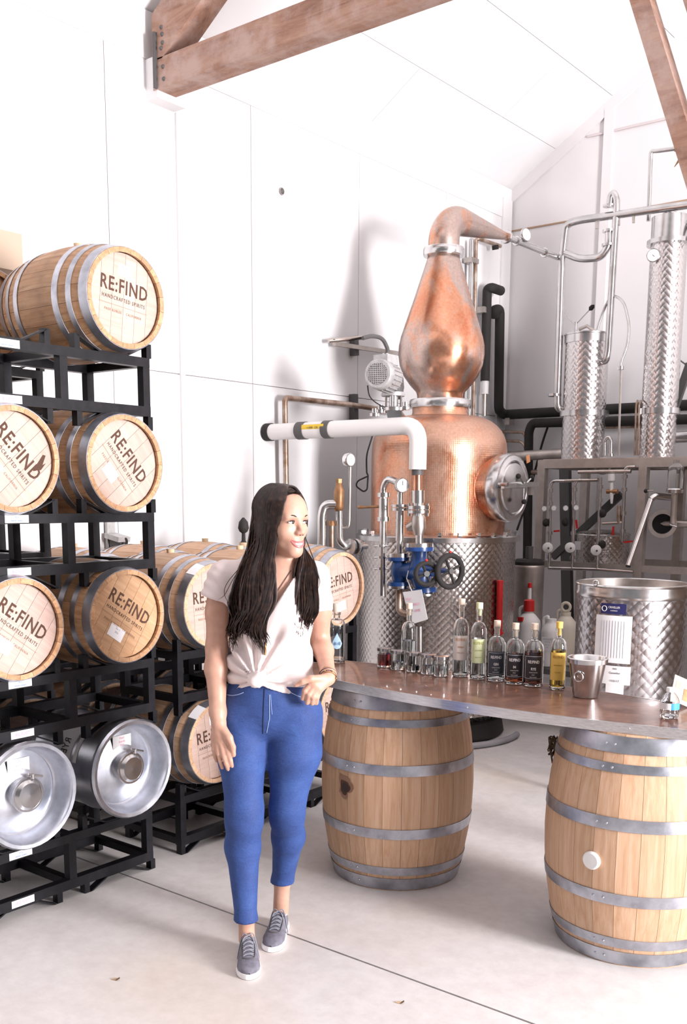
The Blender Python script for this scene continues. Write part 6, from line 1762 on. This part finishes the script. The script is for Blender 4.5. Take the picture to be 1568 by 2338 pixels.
# hair: a scalp cap and long wavy locks, one piece
Hf = Field(axis_steps((-.06, .21, .005)), axis_steps((-.13, .14, .005)), axis_steps((1.50, 1.75, .005)))
Hf.ell(hp(0, -.020, .040), (.083, .100, .089), 0, HR)
Hf.ell(hp(0, -.045, -.03), (.082, .072, .10), .03, HR)
Hf.ell(hp(.006, .088, -.040), (.064, .062, .100), .006, HR, True)
Hv, Hq = Hf.mesh()
hm = MB(); hm.v = [Vector(v) for v in Hv]; hm.f = [tuple(q) for q in Hq]
def lock(cps, r, wav, ph, seg=5):
    pts = curve(cps, 5); n = len(pts); rs = []
    for i, p_ in enumerate(pts):
        t = i / (n - 1); a = wav * max(t - .25, 0) ** 1.2
        p_.x += a * math.sin(ph + t * 17); p_.y += a * .4 * math.cos(ph * 1.7 + t * 15)
        rs.append(r * (min(1, .5 + t * 4) if t < .6 else max(.12, 1 - ((t - .6) / .4) ** 2 * .9)))
    hm.tube(pts, rs, seg, True, .6)
random.seed(21)
def lerp(a, b, t): return a + (b - a) * t
def scalp(sx, tau, psi, k=1.0):
    t_, p_ = math.radians(tau), math.radians(psi)
    d_ = np.array([sx * math.sin(t_) * math.cos(p_), math.sin(p_) * (.30 + .70 * math.sin(t_)), math.cos(t_)])
    d_ /= np.linalg.norm(d_)
    return hp(.084 * k * d_[0], -.020 + .101 * k * d_[1], .040 + .090 * k * d_[2])
for i in range(170):
    s = (i % 85) / 84; lay = random.random(); jt = lambda a: random.uniform(-a, a)
    kk_ = 1.015 + .045 * (1 - lay); ps = lerp(-62, 56, s) + jt(3)
    root = scalp(1, 6 + jt(4), lerp(-62, 64, s), 1.0)
    p1 = scalp(-1, 28 + jt(4), ps, kk_); p1b = scalp(-1, 56, ps - 4 * s, kk_ + .01); p2 = scalp(-1, lerp(92, 84, s), ps - 10 * s, kk_ + .02)
    p3 = (lerp(-.048, .046, s) + jt(.008), lerp(.02, -.060, s) + jt(.008), 1.54)
    u4 = lerp(-.068, .034, s) + jt(.012); p4 = (u4, min(lerp(-.03, -.085, s), S_.front(u4, 1.435, .014), B.front(u4, 1.435, .014)) - .012 * (1 - lay), 1.435)
    u5, w5 = lerp(-.098, .034, s) + jt(.015), 1.33
    p5 = (u5, min(S_.front(u5, w5, .012), -.10) - .016 * (1 - lay), w5)
    u6, w6 = lerp(-.112, .020, s) + jt(.016), 1.255 + jt(.015)
    p6 = (u6, S_.front(max(u6, -.11), w6, .012) - .014 * (1 - lay), w6)
    cl = round(s * 8) / 8; u7, w7 = lerp(-.112, .022, cl) + jt(.007), 1.195 + .035 * math.sin(cl * 41) + random.uniform(-.012, .03)
    p7 = (u7, S_.front(max(u7, -.10), w7, .008) - .008 * (1 - lay), w7)
    lock([root, p1, p1b, p2, p3, p4, p5, p6, p7], random.uniform(.0050, .0085), random.uniform(.010, .026), 2.4 * s + random.uniform(-.8, .8))
for i in range(80):
    s = (i % 40) / 39; lay = random.random(); jt = lambda a: random.uniform(-a, a)
    ps = lerp(-60, 44, s) + jt(3); kk_ = 1.01 + .03 * (1 - lay)
    root = scalp(1, 5, lerp(-62, 62, s), 1.0)
    p1 = scalp(1, 34, ps, kk_); p2 = scalp(1, 84, ps, kk_)
    p3 = hp(lerp(.094, .084, s), lerp(-.05, .024, s), lerp(-.06, -.06, s))
    u4 = lerp(.186, .128, s) + jt(.008); p4 = (u4, min(lerp(-.01, -.045, s), S_.front(u4, 1.445, .014), B.front(u4, 1.45, .014)), 1.45)
    p5 = (lerp(.196, .112, s) + jt(.010), min(S_.front(.15, 1.37, .012), -.08) + .012 * lay, 1.37)
    p6 = (lerp(.194, .122, s) + jt(.010), S_.front(.15, 1.30, .012) + .008 * lay, 1.30)
    cl = round(s * 4) / 4; w7 = 1.25 + .03 * math.sin(cl * 23) + random.uniform(-.012, .03); u7 = lerp(.190, .140, cl) + jt(.006)
    p7 = (u7, S_.front(min(u7, .165), w7, .008), w7)
    lock([root, p1, p2, p3, p4, p5, p6, p7], random.uniform(.005, .009), random.uniform(.008, .020), 2.0 * s + random.uniform(-.8, .8))
for i in range(60):
    s = (i % 30) / 29; q = random.choice((-1, 1)); jt = lambda a: random.uniform(-a, a)
    root = hp(0, lerp(-.02, .06, s), lerp(.126, .108, s))
    lock([root, hp(q * .055, lerp(-.07, .02, s), .09), hp(q * .070, lerp(-.085, -.03, s), .01), hp(q * .055, lerp(-.095, -.06, s), -.08), (lerp(-.01, .13, random.random()), .085 + jt(.01), 1.46), (lerp(-.03, .14, random.random()), .115, 1.34)], .008, .006, random.uniform(0, 6))
for cps in ([hp(-.08, .0, .0), (-.05, -.06, 1.50), (-.085, -.09, 1.43), (-.125, -.10, 1.36), (-.15, -.09, 1.335)],
            [hp(-.08, .0, -.02), (-.06, -.07, 1.47), (-.115, -.10, 1.40), (-.125, -.11, 1.35), (-.09, -.13, 1.31)],
            [hp(.085, .0, -.02), (.185, -.05, 1.48), (.205, -.07, 1.42), (.205, -.08, 1.37)]):
    lock(cps, .0022, .004, 1.0)
hair = hm.build('hair', M_HAIR, pe, angle=70)

# ------------------------------------------------------------------ odds and ends on the floor and bar
tw = thing('twine_knot', 'small knot of frayed brown twine caught on the side of the white-bung barrel', 'twine', on_barrel(-1.41, 3.62, math.radians(-160), .74, .01))
M_TWINE = plain('brown_twine', (.10, .06, .035), rough=.95)
ctr = on_barrel(-1.41, 3.62, math.radians(-166), .735, .012)
tm = MB()
for k in range(9):
    a = [ctr + Vector((random.uniform(-.02, .02), random.uniform(-.02, .02), random.uniform(-.05, .04))) for _ in range(5)]
    tm.tube(curve(a, 3), .0028, 5)
tm.build('frayed_loops', M_TWINE, tw)
MB().tube(curve([ctr, ctr + Vector((-.012, 0, -.03)), ctr + Vector((-.004, 0, -.075))], 4), .0035, 6).build('loose_end', M_TWINE, tw)
def chip(label, px_, py_, sc):
    p = on_z(px_, py_, 0); t = thing('floor_chip', label, 'wood chip', p)
    MB().prism([(-.018, -.004), (0, -.008), (.02, -.002), (.012, .007), (-.01, .006)], p + Vector((0, 0, .001)), (sc, .4 * sc, .1), (-.3 * sc, sc, .2), .004).build('chip', M_BUNG, t, smooth=False)
    MB().prism([(-.010, -.003), (.008, -.004), (.012, .003), (-.006, .004)], p + Vector((.012, .004, .004)), (.6 * sc, sc, .3), (-sc, .5 * sc, .1), .003).build('splinter', M_TWINE, t, smooth=False)
chip('tiny wood chip on the floor at the bottom of the picture right of the joint', 910, 2290, .6)
chip('tiny wood chip on the bright floor at the bottom left', 262, 2237, .6)
